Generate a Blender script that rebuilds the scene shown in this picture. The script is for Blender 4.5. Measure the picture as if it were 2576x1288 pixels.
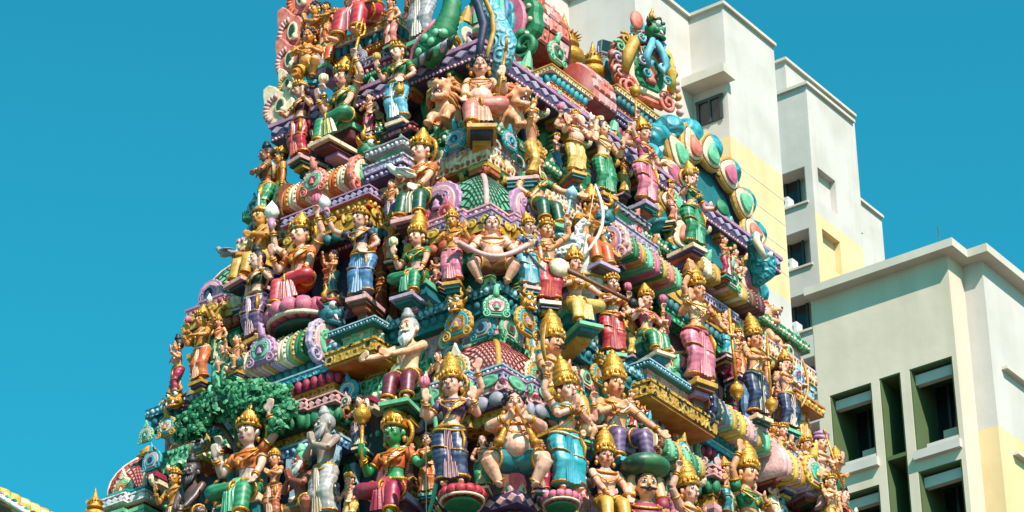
import bpy, math, random
from math import sin, cos, pi
from mathutils import Vector, Matrix

random.seed(11)
rad = math.radians
scene = bpy.context.scene
for o in list(bpy.data.objects):
    bpy.data.objects.remove(o)
COL = scene.collection

# ------------------------------------------------------------------ camera
PITCH, ROLL, FPX = rad(29.3), -0.020, 8200.0        # focal length in units of a 2576 px wide frame
CAM = Vector((0, 0, 1.6))
cam_data = bpy.data.cameras.new('camera')
cam = bpy.data.objects.new('camera', cam_data)
COL.objects.link(cam)
CAMROT = Matrix.Rotation(pi / 2 + PITCH, 3, 'X') @ Matrix.Rotation(ROLL, 3, 'Z')
cam.matrix_world = Matrix.Translation(CAM) @ CAMROT.to_4x4()
cam_data.sensor_width = 36
cam_data.lens = 36 * FPX / 2576
cam_data.clip_start, cam_data.clip_end = 0.5, 4000
scene.camera = cam

# ------------------------------------------------------------------ sky and sun
SUN_DIR = Vector((0.42, -0.907, 0.0)).normalized()      # horizontal direction towards the sun
SUN_EL = rad(46)
world = bpy.data.worlds.new('World')
scene.world = world
world.use_nodes = True
wn = world.node_tree
wn.nodes.clear()
sky = wn.nodes.new('ShaderNodeTexSky')
sky.sky_type = 'NISHITA'
sky.sun_disc = False
sky.sun_elevation = SUN_EL
sky.sun_rotation = math.atan2(SUN_DIR.x, SUN_DIR.y)
sky.air_density = 1.0
sky.dust_density = 0.6
sky.ozone_density = 1.0
tint = wn.nodes.new('ShaderNodeMix')
tint.data_type = 'RGBA'
tint.blend_type = 'MULTIPLY'
tint.inputs[0].default_value = 1.0
tint.inputs[7].default_value = (0.105, 1.06, 0.96, 1)
bg = wn.nodes.new('ShaderNodeBackground')
bg.inputs[1].default_value = 0.109
wo = wn.nodes.new('ShaderNodeOutputWorld')
wn.links.new(sky.outputs[0], tint.inputs[6])
wn.links.new(tint.outputs[2], bg.inputs[0])
wn.links.new(bg.outputs[0], wo.inputs[0])

sun_data = bpy.data.lights.new('sun', 'SUN')
sun_data.energy = 5.0
sun_data.angle = rad(0.5)
sun_data.color = (1.0, 0.89, 0.83)
sun = bpy.data.objects.new('sun', sun_data)
COL.objects.link(sun)
sv = Vector((SUN_DIR.x * cos(SUN_EL), SUN_DIR.y * cos(SUN_EL), sin(SUN_EL)))
sun.rotation_euler = sv.to_track_quat('Z', 'Y').to_euler()

scene.view_settings.view_transform = 'Standard'
scene.view_settings.look = 'None'
scene.view_settings.gamma = 1
scene.view_settings.use_curve_mapping = False
scene.view_settings.exposure = 0.78

# ------------------------------------------------------------------ placing
# the tower and the flats stand at the same angle to the street: the left faces run back to the
# left along DL, the right faces run back to the right along DR
THL = rad(54.7)
DL = Vector((-sin(THL), cos(THL), 0))
DR = Vector((cos(THL), sin(THL), 0))
NL, NR = -DR, -DL
ROT_T = math.atan2(-DL.y, -DL.x)                     # tower frame: x along -DL, y along DR
ROT = {'L': ROT_T, 'R': ROT_T + pi / 2, 'C': ROT_T + pi / 4}
FWD = CAMROT @ Vector((0, 0, -1))


def ray(x, y):
    return (CAMROT @ Vector(((x - 1288) / FPX, (644 - y) / FPX, -1))).normalized()


def proj(p):
    v = CAMROT.transposed() @ (p - CAM)
    return 1288 + FPX * v.x / -v.z, 644 - FPX * v.y / -v.z


_r = ray(1250, 640)
C0 = CAM + _r * (27.0 / _r.y)
Z0 = C0.z
KL, KR = 0.27, 0.25                                  # how far each face steps out per metre down
NC = (NL + NR).normalized()
PLANE = {'L': (NL, KL), 'R': (NR, KR), 'C': (NC, (KL + KR) / math.sqrt(2))}


def hit(x, y, face, off=0.0):
    n, k = PLANE[face]
    d = ray(x, y)
    t = (k * (Z0 - CAM.z) + off - (CAM - C0).dot(n)) / (d.dot(n) + k * d.z)
    return CAM + d * t


def corner(z):
    return C0 + (NL * KL + NR * KR) * (Z0 - z) + Vector((0, 0, z - Z0))


def zridge(y):
    lo, hi = 5.0, 30.0
    for _ in range(40):
        m = (lo + hi) / 2
        if proj(corner(m))[1] > y:
            lo = m
        else:
            hi = m
    return lo


def zfor(y, p):
    lo, hi = -40.0, 300.0
    for _ in range(46):
        m = (lo + hi) / 2
        if proj(Vector((p.x, p.y, m)))[1] > y:
            lo = m
        else:
            hi = m
    return lo


def mpp(p):
    return (p - CAM).dot(FWD) / FPX


# ------------------------------------------------------------------ materials
def lin(c):
    r = []
    for v in c[:3]:
        v = v / 255.0
        r.append(v / 12.92 if v <= 0.04045 else ((v + 0.055) / 1.055) ** 2.4)
    return (r[0], r[1], r[2], 1)


PAL = dict(
    skinpink=(238, 188, 162), skintan=(234, 176, 132), skingold=(208, 152, 80), skinbrown=(152, 96, 70),
    skindark=(92, 74, 70), skingreen=(58, 150, 98), skinpale=(202, 180, 165), ascetic=(166, 148, 138),
    skincream=(236, 190, 150),
    orange=(222, 108, 44), red=(198, 44, 42), crimson=(165, 30, 58), pink=(220, 104, 128), salmon=(232, 128, 104),
    lightpink=(232, 172, 168), mauve=(186, 130, 172), lilac=(182, 160, 196), purple=(82, 56, 104), navy=(40, 44, 84),
    blue=(72, 112, 172), skyblue=(88, 172, 204), turq=(36, 158, 180), teal=(18, 112, 126), mint=(102, 192, 150),
    green=(20, 124, 78), dkgreen=(12, 72, 52), ochre=(206, 156, 56), yellow=(226, 184, 70), cream=(236, 214, 174),
    white=(232, 230, 224), grey=(150, 150, 164), maroon=(98, 30, 40), shade=(52, 22, 28), shadegreen=(14, 46, 40), black=(16, 15, 18), terracotta=(194, 92, 52),
    brown=(120, 70, 40), amber=(208, 122, 34), melon=(44, 108, 64), leaf=(50, 146, 96), ltblue=(150, 190, 214),
    rust=(150, 52, 34), hairgrey=(160, 158, 160), bronze=(128, 98, 58), pavement=(104, 93, 82))
for _k, _c in list(PAL.items()):                       # old paint: a little chalky
    if not _k.startswith('skin'):
        _g = .3 * _c[0] + .59 * _c[1] + .11 * _c[2]
        _w = .03 if _g > 60 else 0
        PAL[_k] = tuple(v + (_g * (1.03, 1.0, .90)[i] - v) * .17 for i, v in enumerate(_c))
        PAL[_k] = tuple(v + ((246, 236, 214)[i] - v) * _w for i, v in enumerate(PAL[_k]))
MATS = {}


def new_mat(name):
    m = bpy.data.materials.new(name)
    m.use_nodes = True
    nt = m.node_tree
    b = nt.nodes['Principled BSDF']
    return m, nt, b


def nd(nt, kind, **kw):
    n = nt.nodes.new(kind)
    for k, v in kw.items():
        if isinstance(k, str) and k.startswith('i'):
            n.inputs[int(k[1:])].default_value = v
        else:
            setattr(n, k, v)
    return n


def mixcol(nt, fac, a, b, mode='MIX'):
    n = nt.nodes.new('ShaderNodeMix')
    n.data_type = 'RGBA'
    n.blend_type = mode
    for s, v in ((n.inputs[0], fac), (n.inputs[6], a), (n.inputs[7], b)):
        if hasattr(v, 'links'):
            nt.links.new(v, s)
        else:
            s.default_value = v
    return n.outputs[2]


def ramp(nt, src, p0, p1, interp='LINEAR'):
    r = nt.nodes.new('ShaderNodeValToRGB')
    r.color_ramp.interpolation = interp
    r.color_ramp.elements[0].position = p0
    r.color_ramp.elements[1].position = p1
    nt.links.new(src, r.inputs[0])
    return r.outputs[0]


def worn(nt, col, b, scale=7.0, bump=0.12):
    """uneven old paint: patchy tone, fine grime specks, a slightly rough coat"""
    tc = nd(nt, 'ShaderNodeTexCoord')
    oi = nd(nt, 'ShaderNodeObjectInfo')
    mp = nd(nt, 'ShaderNodeVectorMath', operation='ADD')
    nt.links.new(tc.outputs['Object'], mp.inputs[0])
    sc = nd(nt, 'ShaderNodeVectorMath', operation='SCALE')
    nt.links.new(oi.outputs['Location'], sc.inputs[0])
    sc.inputs[3].default_value = 3.1
    nt.links.new(sc.outputs[0], mp.inputs[1])
    n1 = nd(nt, 'ShaderNodeTexNoise')
    n1.inputs['Scale'].default_value = scale
    n1.inputs['Detail'].default_value = 5
    nt.links.new(mp.outputs[0], n1.inputs['Vector'])
    f1 = ramp(nt, n1.outputs['Fac'], 0.35, 0.72)
    hs = nd(nt, 'ShaderNodeHueSaturation')
    hs.inputs['Hue'].default_value = 0.485
    hs.inputs['Saturation'].default_value = 1.12
    hs.inputs['Value'].default_value = 0.70
    if hasattr(col, 'links'):
        nt.links.new(col, hs.inputs['Color'])
    else:
        hs.inputs['Color'].default_value = col
    c = mixcol(nt, f1, hs.outputs[0], col)
    n2 = nd(nt, 'ShaderNodeTexNoise')
    n2.inputs['Scale'].default_value = scale * 6
    n2.inputs['Detail'].default_value = 6
    nt.links.new(mp.outputs[0], n2.inputs['Vector'])
    f2 = ramp(nt, n2.outputs['Fac'], 0.54, 0.72)
    c = mixcol(nt, f2, c, mixcol(nt, 0.5, c, (0.10, 0.075, 0.06, 1)))
    mpv = nd(nt, 'ShaderNodeMapping')
    mpv.inputs['Scale'].default_value = (1, 1, .16)
    nt.links.new(mp.outputs[0], mpv.inputs[0])
    n3 = nd(nt, 'ShaderNodeTexNoise')
    n3.inputs['Scale'].default_value = scale * 3.2
    n3.inputs['Detail'].default_value = 4
    nt.links.new(mpv.outputs[0], n3.inputs['Vector'])
    c = mixcol(nt, ramp(nt, n3.outputs['Fac'], 0.56, 0.70), c, mixcol(nt, 0.42, c, (0.09, 0.07, 0.055, 1)))
    nt.links.new(c, b.inputs['Base Color'])
    bp = nd(nt, 'ShaderNodeBump')
    bp.inputs['Strength'].default_value = bump
    bp.inputs['Distance'].default_value = 0.02
    nt.links.new(n2.outputs['Fac'], bp.inputs['Height'])
    nt.links.new(bp.outputs[0], b.inputs['Normal'])
    return mp.outputs[0], bp


def M(name):
    """plain painted plaster in a palette colour; 'gold' is gilt paint"""
    if name in MATS:
        return MATS[name]
    m, nt, b = new_mat('paint_' + name)
    if name == 'gold':
        worn(nt, lin((212, 156, 62)), b, 14, 0.4)
        b.inputs['Metallic'].default_value = 0.4
        b.inputs['Roughness'].default_value = 0.33
    elif name.startswith('skin') or name == 'ascetic':
        base = lin(PAL[name])
        n = nd(nt, 'ShaderNodeTexNoise')
        n.inputs['Scale'].default_value = 4
        blush = (base[0] * 0.98, base[1] * 0.80, base[2] * 0.66, 1)
        worn(nt, mixcol(nt, ramp(nt, n.outputs['Fac'], 0.4, 0.7), base, blush), b, 6, 0.08)
        b.inputs['Roughness'].default_value = 0.42
    else:
        worn(nt, lin(PAL[name]), b, 8, 0.2)
        b.inputs['Roughness'].default_value = 0.56
    MATS[name] = m
    return m


def M_pleat(a, c, axis=0, freq=26.0, amt=1.0, dist=1.2):
    """cloth painted with light stripes along the pleats"""
    key = ('pleat', a, c, axis, freq, amt, dist)
    if key in MATS:
        return MATS[key]
    m, nt, b = new_mat('pleats_%s_%s' % (a, c))
    tc = nd(nt, 'ShaderNodeTexCoord')
    w = nd(nt, 'ShaderNodeTexWave', bands_direction='XYZ'[axis])
    w.inputs['Scale'].default_value = freq
    w.inputs['Distortion'].default_value = dist
    nt.links.new(tc.outputs['Object'], w.inputs['Vector'])
    worn(nt, mixcol(nt, ramp(nt, w.outputs['Fac'], 0.35, 0.75), lin(PAL[a]), tuple(u + (v - u) * amt for u, v in zip(lin(PAL[a]), lin(PAL[c])))), b, 8, 0.1)
    b.inputs['Roughness'].default_value = 0.42
    MATS[key] = m
    return m


def M_scroll(a, c, scale=9.0, freq=5.0):
    """carved and painted scrollwork: ground colour a, lines in c, with relief"""
    key = ('scroll', a, c, scale, freq)
    if key in MATS:
        return MATS[key]
    m, nt, b = new_mat('scrollwork_%s_%s' % (a, c))
    tc = nd(nt, 'ShaderNodeTexCoord')
    v = nd(nt, 'ShaderNodeTexVoronoi')
    v.inputs['Scale'].default_value = scale
    nt.links.new(tc.outputs['Object'], v.inputs['Vector'])
    mt = nd(nt, 'ShaderNodeMath', operation='MULTIPLY')
    mt.inputs[1].default_value = freq * 2 * pi
    nt.links.new(v.outputs['Distance'], mt.inputs[0])
    sn = nd(nt, 'ShaderNodeMath', operation='SINE')
    nt.links.new(mt.outputs[0], sn.inputs[0])
    f = ramp(nt, sn.outputs[0], 0.25, 0.6)
    _, bp = worn(nt, mixcol(nt, f, lin(PAL[a]), lin(PAL[c])), b, 8, 0.1)
    b2 = nd(nt, 'ShaderNodeBump')
    b2.inputs['Strength'].default_value = 0.5
    b2.inputs['Distance'].default_value = 0.02
    nt.links.new(sn.outputs[0], b2.inputs['Height'])
    nt.links.new(bp.outputs[0], b2.inputs['Normal'])
    nt.links.new(b2.outputs[0], b.inputs['Normal'])
    b.inputs['Roughness'].default_value = 0.45
    MATS[key] = m
    return m


def mt_of(x):
    return M(x) if isinstance(x, str) else x


# ------------------------------------------------------------------ mesh building
class MB:
    def __init__(self, xf=None):
        self.v, self.f, self.xf = [], [], xf

    def add(self, vs, fs):
        n = len(self.v)
        if self.xf is not None:
            vs = [self.xf @ Vector(p) for p in vs]
        self.v += [tuple(p) for p in vs]
        self.f += [tuple(i + n for i in q) for q in fs]
        return self

    def rings(self, rs, cap=True, closed=False):
        n = len(rs[0])
        vs = [p for r in rs for p in r]
        fs = []
        m = len(rs)
        for i in range(m if closed else m - 1):
            a, b = i * n, ((i + 1) % m) * n
            for j in range(n):
                k = (j + 1) % n
                fs.append((a + j, a + k, b + k, b + j))
        if cap and not closed:
            fs.append(tuple(reversed(range(n))))
            fs.append(tuple(range((m - 1) * n, m * n)))
        return self.add(vs, fs)

    def tube(self, pts, rs, n=8, closed=False, flat=1.0, up=None):
        pts = [Vector(p) for p in pts]
        m = len(pts)
        if not hasattr(rs, '__len__'):
            rs = [rs] * m
        out = []
        prev = None
        for i, p in enumerate(pts):
            if closed:
                t = pts[(i + 1) % m] - pts[i - 1]
            else:
                t = pts[min(i + 1, m - 1)] - pts[max(i - 1, 0)]
            if t.length < 1e-9:
                t = Vector((0, 0, 1))
            t.normalize()
            if up is not None:
                s = Vector(up) - t * t.dot(Vector(up))
            elif prev is None:
                a = Vector((0, 0, 1)) if abs(t.z) < 0.9 else Vector((1, 0, 0))
                s = a - t * t.dot(a)
            else:
                s = prev - t * t.dot(prev)
            if s.length < 1e-6:
                s = t.orthogonal()
            s.normalize()
            prev = s
            w = t.cross(s)
            out.append([p + (s * cos(2 * pi * j / n) * flat + w * sin(2 * pi * j / n)) * rs[i] for j in range(n)])
        return self.rings(out, cap=not closed, closed=closed)

    def ell(self, c, r, n=10, m=7, rot=None):
        c = Vector(c)
        if not hasattr(r, '__len__'):
            r = (r, r, r)
        vs, fs = [], []
        for i in range(1, m):
            th = pi * i / m
            for j in range(n):
                ph = 2 * pi * j / n
                vs.append(Vector((r[0] * sin(th) * cos(ph), r[1] * sin(th) * sin(ph), r[2] * cos(th))))
        vs += [Vector((0, 0, r[2])), Vector((0, 0, -r[2]))]
        t, bo = len(vs) - 2, len(vs) - 1
        for j in range(n):
            k = (j + 1) % n
            fs.append((t, j, k))
            fs.append((bo, (m - 2) * n + k, (m - 2) * n + j))
            for i in range(m - 2):
                fs.append((i * n + j, (i + 1) * n + j, (i + 1) * n + k, i * n + k))
        if rot is not None:
            vs = [rot @ p for p in vs]
        return self.add([p + c for p in vs], fs)

    def lathe(self, prof, n=14, c=(0, 0, 0), rot=None, sx=1.0, sy=1.0):
        c = Vector(c)
        out = []
        for r, z in prof:
            rr = max(r, 1e-4)
            ring = [Vector((rr * cos(2 * pi * j / n) * sx, rr * sin(2 * pi * j / n) * sy, z)) for j in range(n)]
            if rot is not None:
                ring = [rot @ p for p in ring]
            out.append([p + c for p in ring])
        return self.rings(out)

    def box(self, c, s, rot=None):
        c = Vector(c)
        vs = [Vector((x * s[0] / 2, y * s[1] / 2, z * s[2] / 2)) for x in (-1, 1) for y in (-1, 1) for z in (-1, 1)]
        if rot is not None:
            vs = [rot @ p for p in vs]
        return self.add([p + c for p in vs], [(0, 1, 3, 2), (4, 6, 7, 5), (0, 4, 5, 1), (2, 3, 7, 6), (0, 2, 6, 4), (1, 5, 7, 3)])

    def bbox(self, lo, hi):
        return self.box([(a + b) / 2 for a, b in zip(lo, hi)], [abs(b - a) for a, b in zip(lo, hi)])

    def prism(self, poly, z0, z1, s0=1.0, s1=1.0, c=(0, 0)):
        """polygon in x, y pushed from z0 to z1"""
        a = [Vector((c[0] + (p[0] - c[0]) * s0, c[1] + (p[1] - c[1]) * s0, z0)) for p in poly]
        b = [Vector((c[0] + (p[0] - c[0]) * s1, c[1] + (p[1] - c[1]) * s1, z1)) for p in poly]
        return self.rings([a, b])

    def plate(self, poly, y0, y1, bev=0.0, c=(0, 0)):
        """polygon in x, z pushed from y0 (back) to y1 (front, towards -y), edge rounded by bev"""
        def ring(y, s):
            return [Vector((c[0] + (p[0] - c[0]) * s, y, c[1] + (p[1] - c[1]) * s)) for p in poly]
        if bev:
            ym = y1 + (y0 - y1) * 0.35
            return self.rings([ring(y0, 1), ring(ym, 1), ring(y1, 1 - bev)])
        return self.rings([ring(y0, 1), ring(y1, 1)])

    def build(self, name, mat, parent=None, smooth=True, stuff=False):
        me = bpy.data.meshes.new(name)
        me.from_pydata(self.v, [], self.f)
        if smooth:
            me.polygons.foreach_set('use_smooth', [True] * len(me.polygons))
        me.materials.append(mt_of(mat))
        me.update()
        o = bpy.data.objects.new(name, me)
        COL.objects.link(o)
        if parent is not None:
            o.parent = parent
        if stuff:
            o['kind'] = 'stuff'
        return o


def root(name, label, cat, p, rz=0.0, s=1.0, group=None, tilt=None):
    o = bpy.data.objects.new(name, None)
    o.empty_display_size = 0.1
    COL.objects.link(o)
    o.location = p
    o.rotation_euler = (tilt[0] if tilt else 0, tilt[1] if tilt else 0, rz)
    o.scale = (s, s, s)
    tag(o, label, cat, group)
    return o


def tag(o, label=None, cat=None, group=None, kind=None):
    if label:
        o['label'] = label
    if cat:
        o['category'] = cat
    if group:
        o['group'] = group
    if kind:
        o['kind'] = kind
    return o


def inst(name, mesh, parent, loc, rz=0.0, s=(1, 1, 1), rot=None):
    o = bpy.data.objects.new(name, mesh)
    COL.objects.link(o)
    o.parent = parent
    o.location = loc
    o.rotation_euler = rot if rot is not None else (0, 0, rz)
    o.scale = s
    return o


SHARED = {}


def petal_mesh(mat):
    k = ('petal', mat if isinstance(mat, str) else mat.name)
    if k not in SHARED:
        mb = MB()
        mb.ell((0, 0, -0.5), (0.48, 0.55, 0.52), 8, 6)
        me = bpy.data.meshes.new('petal')
        me.from_pydata(mb.v, [], mb.f)
        me.polygons.foreach_set('use_smooth', [True] * len(me.polygons))
        me.materials.append(mt_of(mat))
        SHARED[k] = me
    return SHARED[k]


def diamond_mesh(mat):
    k = ('diamond', mat)
    if k not in SHARED:
        me = bpy.data.meshes.new('inlay')
        v = [(-.5, 0, 0), (0, 0, -.5), (.5, 0, 0), (0, 0, .5)]
        v += [(x * .8, -1, z * .8) for x, y, z in v]
        me.from_pydata(v, [], [(4, 5, 6, 7), (0, 1, 5, 4), (1, 2, 6, 5), (2, 3, 7, 6), (3, 0, 4, 7)])
        me.materials.append(mt_of(mat))
        SHARED[k] = me
    return SHARED[k]


def disc_mesh(mat, name='medallion'):
    k = (name, mat)
    if k not in SHARED:
        mb = MB(Matrix.Rotation(pi / 2, 4, 'X'))
        mb.lathe([(0.5, 0), (0.5, .5), (.42, .8), (.34, .6), (.2, .6), (.12, 1.0), (0, 1.05)], 12)
        me = bpy.data.meshes.new(name)
        me.from_pydata(mb.v, [], mb.f)
        me.polygons.foreach_set('use_smooth', [True] * len(me.polygons))
        me.materials.append(mt_of(mat))
        SHARED[k] = me
    return SHARED[k]


def multi(name, parts):
    """one mesh of several painted pieces, for small repeats that share their data"""
    v, f, mi, mats = [], [], [], []
    for mb, mt in parts:
        n = len(v)
        v += mb.v
        f += [tuple(i + n for i in q) for q in mb.f]
        mt = mt_of(mt)
        if mt not in mats:
            mats.append(mt)
        mi += [mats.index(mt)] * len(mb.f)
    me = bpy.data.meshes.new(name)
    me.from_pydata(v, [], f)
    for mt in mats:
        me.materials.append(mt)
    me.polygons.foreach_set('material_index', mi)
    return me

# ------------------------------------------------------------------ statues
REMESH = []          # (object, voxel) bodies fused into one surface at the end


def ik(a, t, hint, l1, l2):
    a, t, hint = Vector(a), Vector(t), Vector(hint)
    d = t - a
    L = d.length
    if L > (l1 + l2) * 0.995:
        t = a + d * ((l1 + l2) * 0.995 / L)
        d = t - a
        L = d.length
    L = max(L, abs(l1 - l2) + 0.01)
    u = d.normalized()
    x = (l1 * l1 - l2 * l2 + L * L) / (2 * L)
    h = math.sqrt(max(l1 * l1 - x * x, 0))
    s = hint - u * u.dot(hint)
    if s.length < 1e-5:
        s = u.orthogonal()
    s.normalize()
    return a + u * x + s * h, t


# arm presets, x outwards: hand, elbow hint, finger direction (None = along the forearm), curl
ARMS = dict(
    down=((.17, -.03, .40), (1, .4, 0), None, .3),
    hip=((.10, -.07, .50), (1, .5, -.1), (-.5, -.7, -.3), .2),
    bless=((.19, -.15, .70), (.6, .2, -1), (0.05, -.1, 1), .05),
    give=((.19, -.17, .55), (.8, .5, -.5), (0, -.6, -.8), .1),
    up=((.21, -.09, 1.0), (1, .1, -.2), (0, 0, 1), .9),
    upopen=((.22, -.10, .98), (1, .1, -.2), (.2, -.1, 1), .05),
    rear=((.25, -.01, .86), (1, .3, -.6), (0, -.1, 1), .9),
    fwd=((.10, -.22, .58), (1, .4, -.5), None, .5),
    chest=((.05, -.15, .66), (1, .2, -.6), (-.8, -.3, .3), .6),
    mouth=((.035, -.15, .78), (1, -.1, -.6), (-.6, -.2, .5), .9),
    out=((.34, -.10, .62), (.2, .3, -1), None, .3),
    outlow=((.31, -.09, .47), (.3, .5, -.2), None, .3),
    pray=((.012, -.17, .68), (1, .2, -.7), (0, -.15, 1), 0.0),
    over=((.05, .02, 1.07), (1, -.2, .3), (-.9, 0, .2), .3),
    knee=((.16, -.22, .38), (1, .3, 0), None, .3),
    lap=((.05, -.19, .46), (1, .3, -.2), (-.8, -.4, 0), .4),
    reach=((.30, -.24, .60), (.3, .4, -1), None, .2),
)


def hand(mb, w, d, side, curl, nrm):
    d = Vector(d).normalized()
    n = Vector(nrm) - d * d.dot(Vector(nrm))
    if n.length < 1e-4:
        n = d.orthogonal()
    n.normalize()                                # the way the palm looks
    x = d.cross(n) * side
    rot = Matrix((x, n, d)).transposed()
    mb.ell(w + d * .034, (.028, .014, .040), 8, 6, rot)
    for i, (o, l) in enumerate(((-.022, .044), (-.008, .055), (.008, .056), (.022, .047))):
        p = w + d * .060 + x * o
        q = p + (d * (1 - .4 * curl) + n * curl * .8 + x * o * 4) * l * .5
        e = q + (d * (1 - 1.5 * curl) + n * curl * .9 + x * o * 4) * l * .5
        mb.tube([p - d * .02, q, e], [.0115, .0105, .009], 6)
    p = w + d * .018 + x * .020
    q = p + (d * .6 + x * .75 * (1 - .5 * curl) + n * .3) * .03
    mb.tube([p, q, q + (d * .8 + n * .5 * curl) * .026], [.013, .012, .009], 6)


def figure(hx, hy, U, face, label, pose='stand', skin='skinpink', cloth='green', top=None, sash=None, hat='crown',
           arms=('down', 'hip'), items=(), turn=0, yaw=0, tiltx=0, off=-.12, fat=0.0, fem=True, pleat=None, trim='gold',
           lean=0.0, halo=False, beard=None, moustache=False, legs=None, cat='statue', name='statue', trunk=False,
           group='painted statues on the temple tower', hair='black', jewel=True, seat=True):
    dz, hipz = {'stand': (0, .46), 'sit': (-.36, .10), 'lalita': (-.36, .10), 'lalitb': (-.36, .10), 'cross': (-.36, .10),
                'squat': (-.20, .26), 'crouch': (-.26, .2)}[pose]
    sw = 0 if pose != 'stand' else (random.choice((-1, 1)) * (1.0 if fem else .6))
    P = Vector((.030 * sw, 0, hipz))
    CH = P + Vector((-.045 * sw + lean * .5, -.012, .20))
    NK = P + Vector((lean - .042 * sw, 0, .335))
    HC = NK + Vector((lean * .2 + .012 * sw, -.012, .105))
    zh = HC.z
    ax, ay = hx, hy + zh * U
    p = hit(ax, ay, face, off)
    s = U * 1.05 * mpp(p) / cos(PITCH)
    R0 = root(name, label, cat, p, ROT[face] + rad(turn), s, group)
    shw = .106 if fem else .122

    # spine and body outline
    def spine(f):
        if f < .6:
            return P.lerp(CH, max(f, -.3) / .6) if f >= 0 else P + (P - CH) * (-f / .6)
        return CH.lerp(NK, (f - .6) / .4)
    if fem:
        prof = [(-.16, .055, .05), (-.06, .085, .066), (.06, .096, .072), (.18, .088, .064), (.34, .062, .05), (.5, .07, .056),
                (.66, .086, .062), (.80, .098, .055), (.90, .085, .044), (.97, .05, .036), (1.05, .034, .034)]
    else:
        prof = [(-.16, .055, .05), (-.06, .082, .066), (.06, .088, .068), (.18, .08, .06), (.34, .072, .055), (.5, .08, .06),
                (.66, .096, .066), (.80, .112, .06), (.90, .095, .048), (.97, .055, .04), (1.05, .038, .036)]
    prof = [(f, rx * 1.08, ry * 1.10) for f, rx, ry in prof]
    if fat:
        prof = [(f, rx * (1 + fat * .35 * max(0, 1 - abs(f - .25) * 1.1)), ry * (1 + fat * .6 * max(0, 1 - abs(f - .25) * 1.2)))
                for f, rx, ry in prof]

    def pr(f):
        if f <= prof[0][0]:
            return prof[0][1:]
        for a, b in zip(prof, prof[1:]):
            if a[0] <= f <= b[0]:
                t = (f - a[0]) / (b[0] - a[0])
                return a[1] + (b[1] - a[1]) * t, a[2] + (b[2] - a[2]) * t
        return prof[-1][1:]

    def surf(f, th, k=1.0):
        rx, ry = pr(f)
        return spine(f) + Vector((rx * k * cos(th), ry * k * sin(th), 0))

    body = MB()
    body.rings([[surf(f, 2 * pi * j / 14) for j in range(14)] for f, _, _ in prof])
    if fat:
        body.ell(spine(.25) + Vector((0, -.055 - .02 * fat, 0)), (.085 + .03 * fat, .07 + .03 * fat, .085 + .02 * fat), 12, 9)
    bust = []
    for sd in (-1, 1):
        c = spine(.66) + Vector((sd * .042, -.048, -.004))
        if fem:
            body.ell(c, (.040, .038, .040), 10, 7)
            bust.append(c)
        else:
            body.ell(c + Vector((0, .016, .008)), (.045, .026, .03), 8, 6)
    body.tube([spine(.9), NK + Vector((0, -.004, .05)), HC], [.040, .035, .036], 10)
    # head
    HR = Matrix.Rotation(rad(yaw), 3, 'Z') @ Matrix.Rotation(rad(tiltx + 3), 3, 'X') @ Matrix.Rotation(rad(7 * sw + random.uniform(-3, 3)), 3, 'Y')

    def hp(x, y, z):
        return HC + HR @ Vector((x, y, z))
    HPIV = HC - Vector((0, 0, .065))
    XH = Matrix.Translation(HPIV) @ Matrix.Scale(1.13, 4) @ Matrix.Translation(-HPIV)
    hm = MB(XH)
    if not trunk:
        hm.ell(hp(0, .004, .012), (.063, .072, .080), 14, 10, HR)
        hm.ell(hp(0, -.016, -.038), (.049, .054, .054), 12, 8, HR)
        hm.ell(hp(0, -.030, -.066), (.024, .026, .020), 8, 6, HR)
        hm.tube([hp(0, -.068, .020), hp(0, -.080, -.004), hp(0, -.088, -.022)], [.008, .011, .013], 7)
        for sd in (-1, 1):
            hm.ell(hp(sd * .033, -.048, -.022), (.02, .018, .02), 7, 5, HR)
            hm.ell(hp(sd * .069, .008, -.008), (.012, .016, .026), 7, 5, HR)
    else:
        hm.ell(hp(0, .0, .008), (.078, .07, .08), 14, 10, HR)
        hm.tube([hp(0, -.05, .0), hp(0, -.10, -.03), hp(.01, -.115, -.09), hp(.035, -.12, -.15), hp(.075, -.125, -.165), hp(.09, -.13, -.14)],
                  [.042, .038, .032, .027, .022, .018], 9)
        for sd in (-1, 1):
            hm.ell(hp(sd * .105, .02, .0), (.06, .012, .075), 10, 7, HR @ Matrix.Rotation(sd * -.4, 3, 'Z'))
            hm.tube([hp(sd * .035, -.06, -.03), hp(sd * .05, -.11, -.05)], [.014, .008], 6)
    body.add(hm.v, hm.f)
    # arms
    wrists, elbows, shoulders, dirs = [], [], [], []
    for i, a in enumerate(arms):
        sd = -1 if i % 2 == 0 else 1
        if isinstance(a, str):
            tgt, hint, fd, curl = ARMS[a]
        else:
            tgt, hint, fd, curl = a[0], a[1], (a[2] if len(a) > 2 else None), (a[3] if len(a) > 3 else .3)
        tgt = Vector((tgt[0] * sd, tgt[1] - fat * .04, tgt[2] + dz))
        hint = Vector((hint[0] * sd, hint[1], hint[2]))
        rear_k = .03 if i >= 2 else 0
        sh = spine(.85) + Vector((sd * shw, rear_k, 0))
        thick = 1.04 + fat * .35 + (0 if fem else .1)
        e, w = ik(sh, tgt, hint, .175, .155)
        body.ell(sh, (.038 * thick,) * 3, 8, 6)
        body.tube([sh, sh.lerp(e, .5), e], [.036 * thick, .034 * thick, .027 * thick], 9)
        body.tube([e, e.lerp(w, .35), w], [.027 * thick, .028 * thick, .018 * thick], 9)
        fdv = (w - e).normalized() if fd is None else Vector((fd[0] * sd, fd[1], fd[2])).normalized()
        nrm = (0, -1, 0) if abs(fdv.y) < .8 else (0, 0, -1)
        if a == 'pray':
            nrm = (-sd, 0, 0)
        hand(body, w, fdv, -sd, curl, nrm)
        wrists.append(w)
        elbows.append(e)
        shoulders.append(sh)
        dirs.append(fdv)
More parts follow.
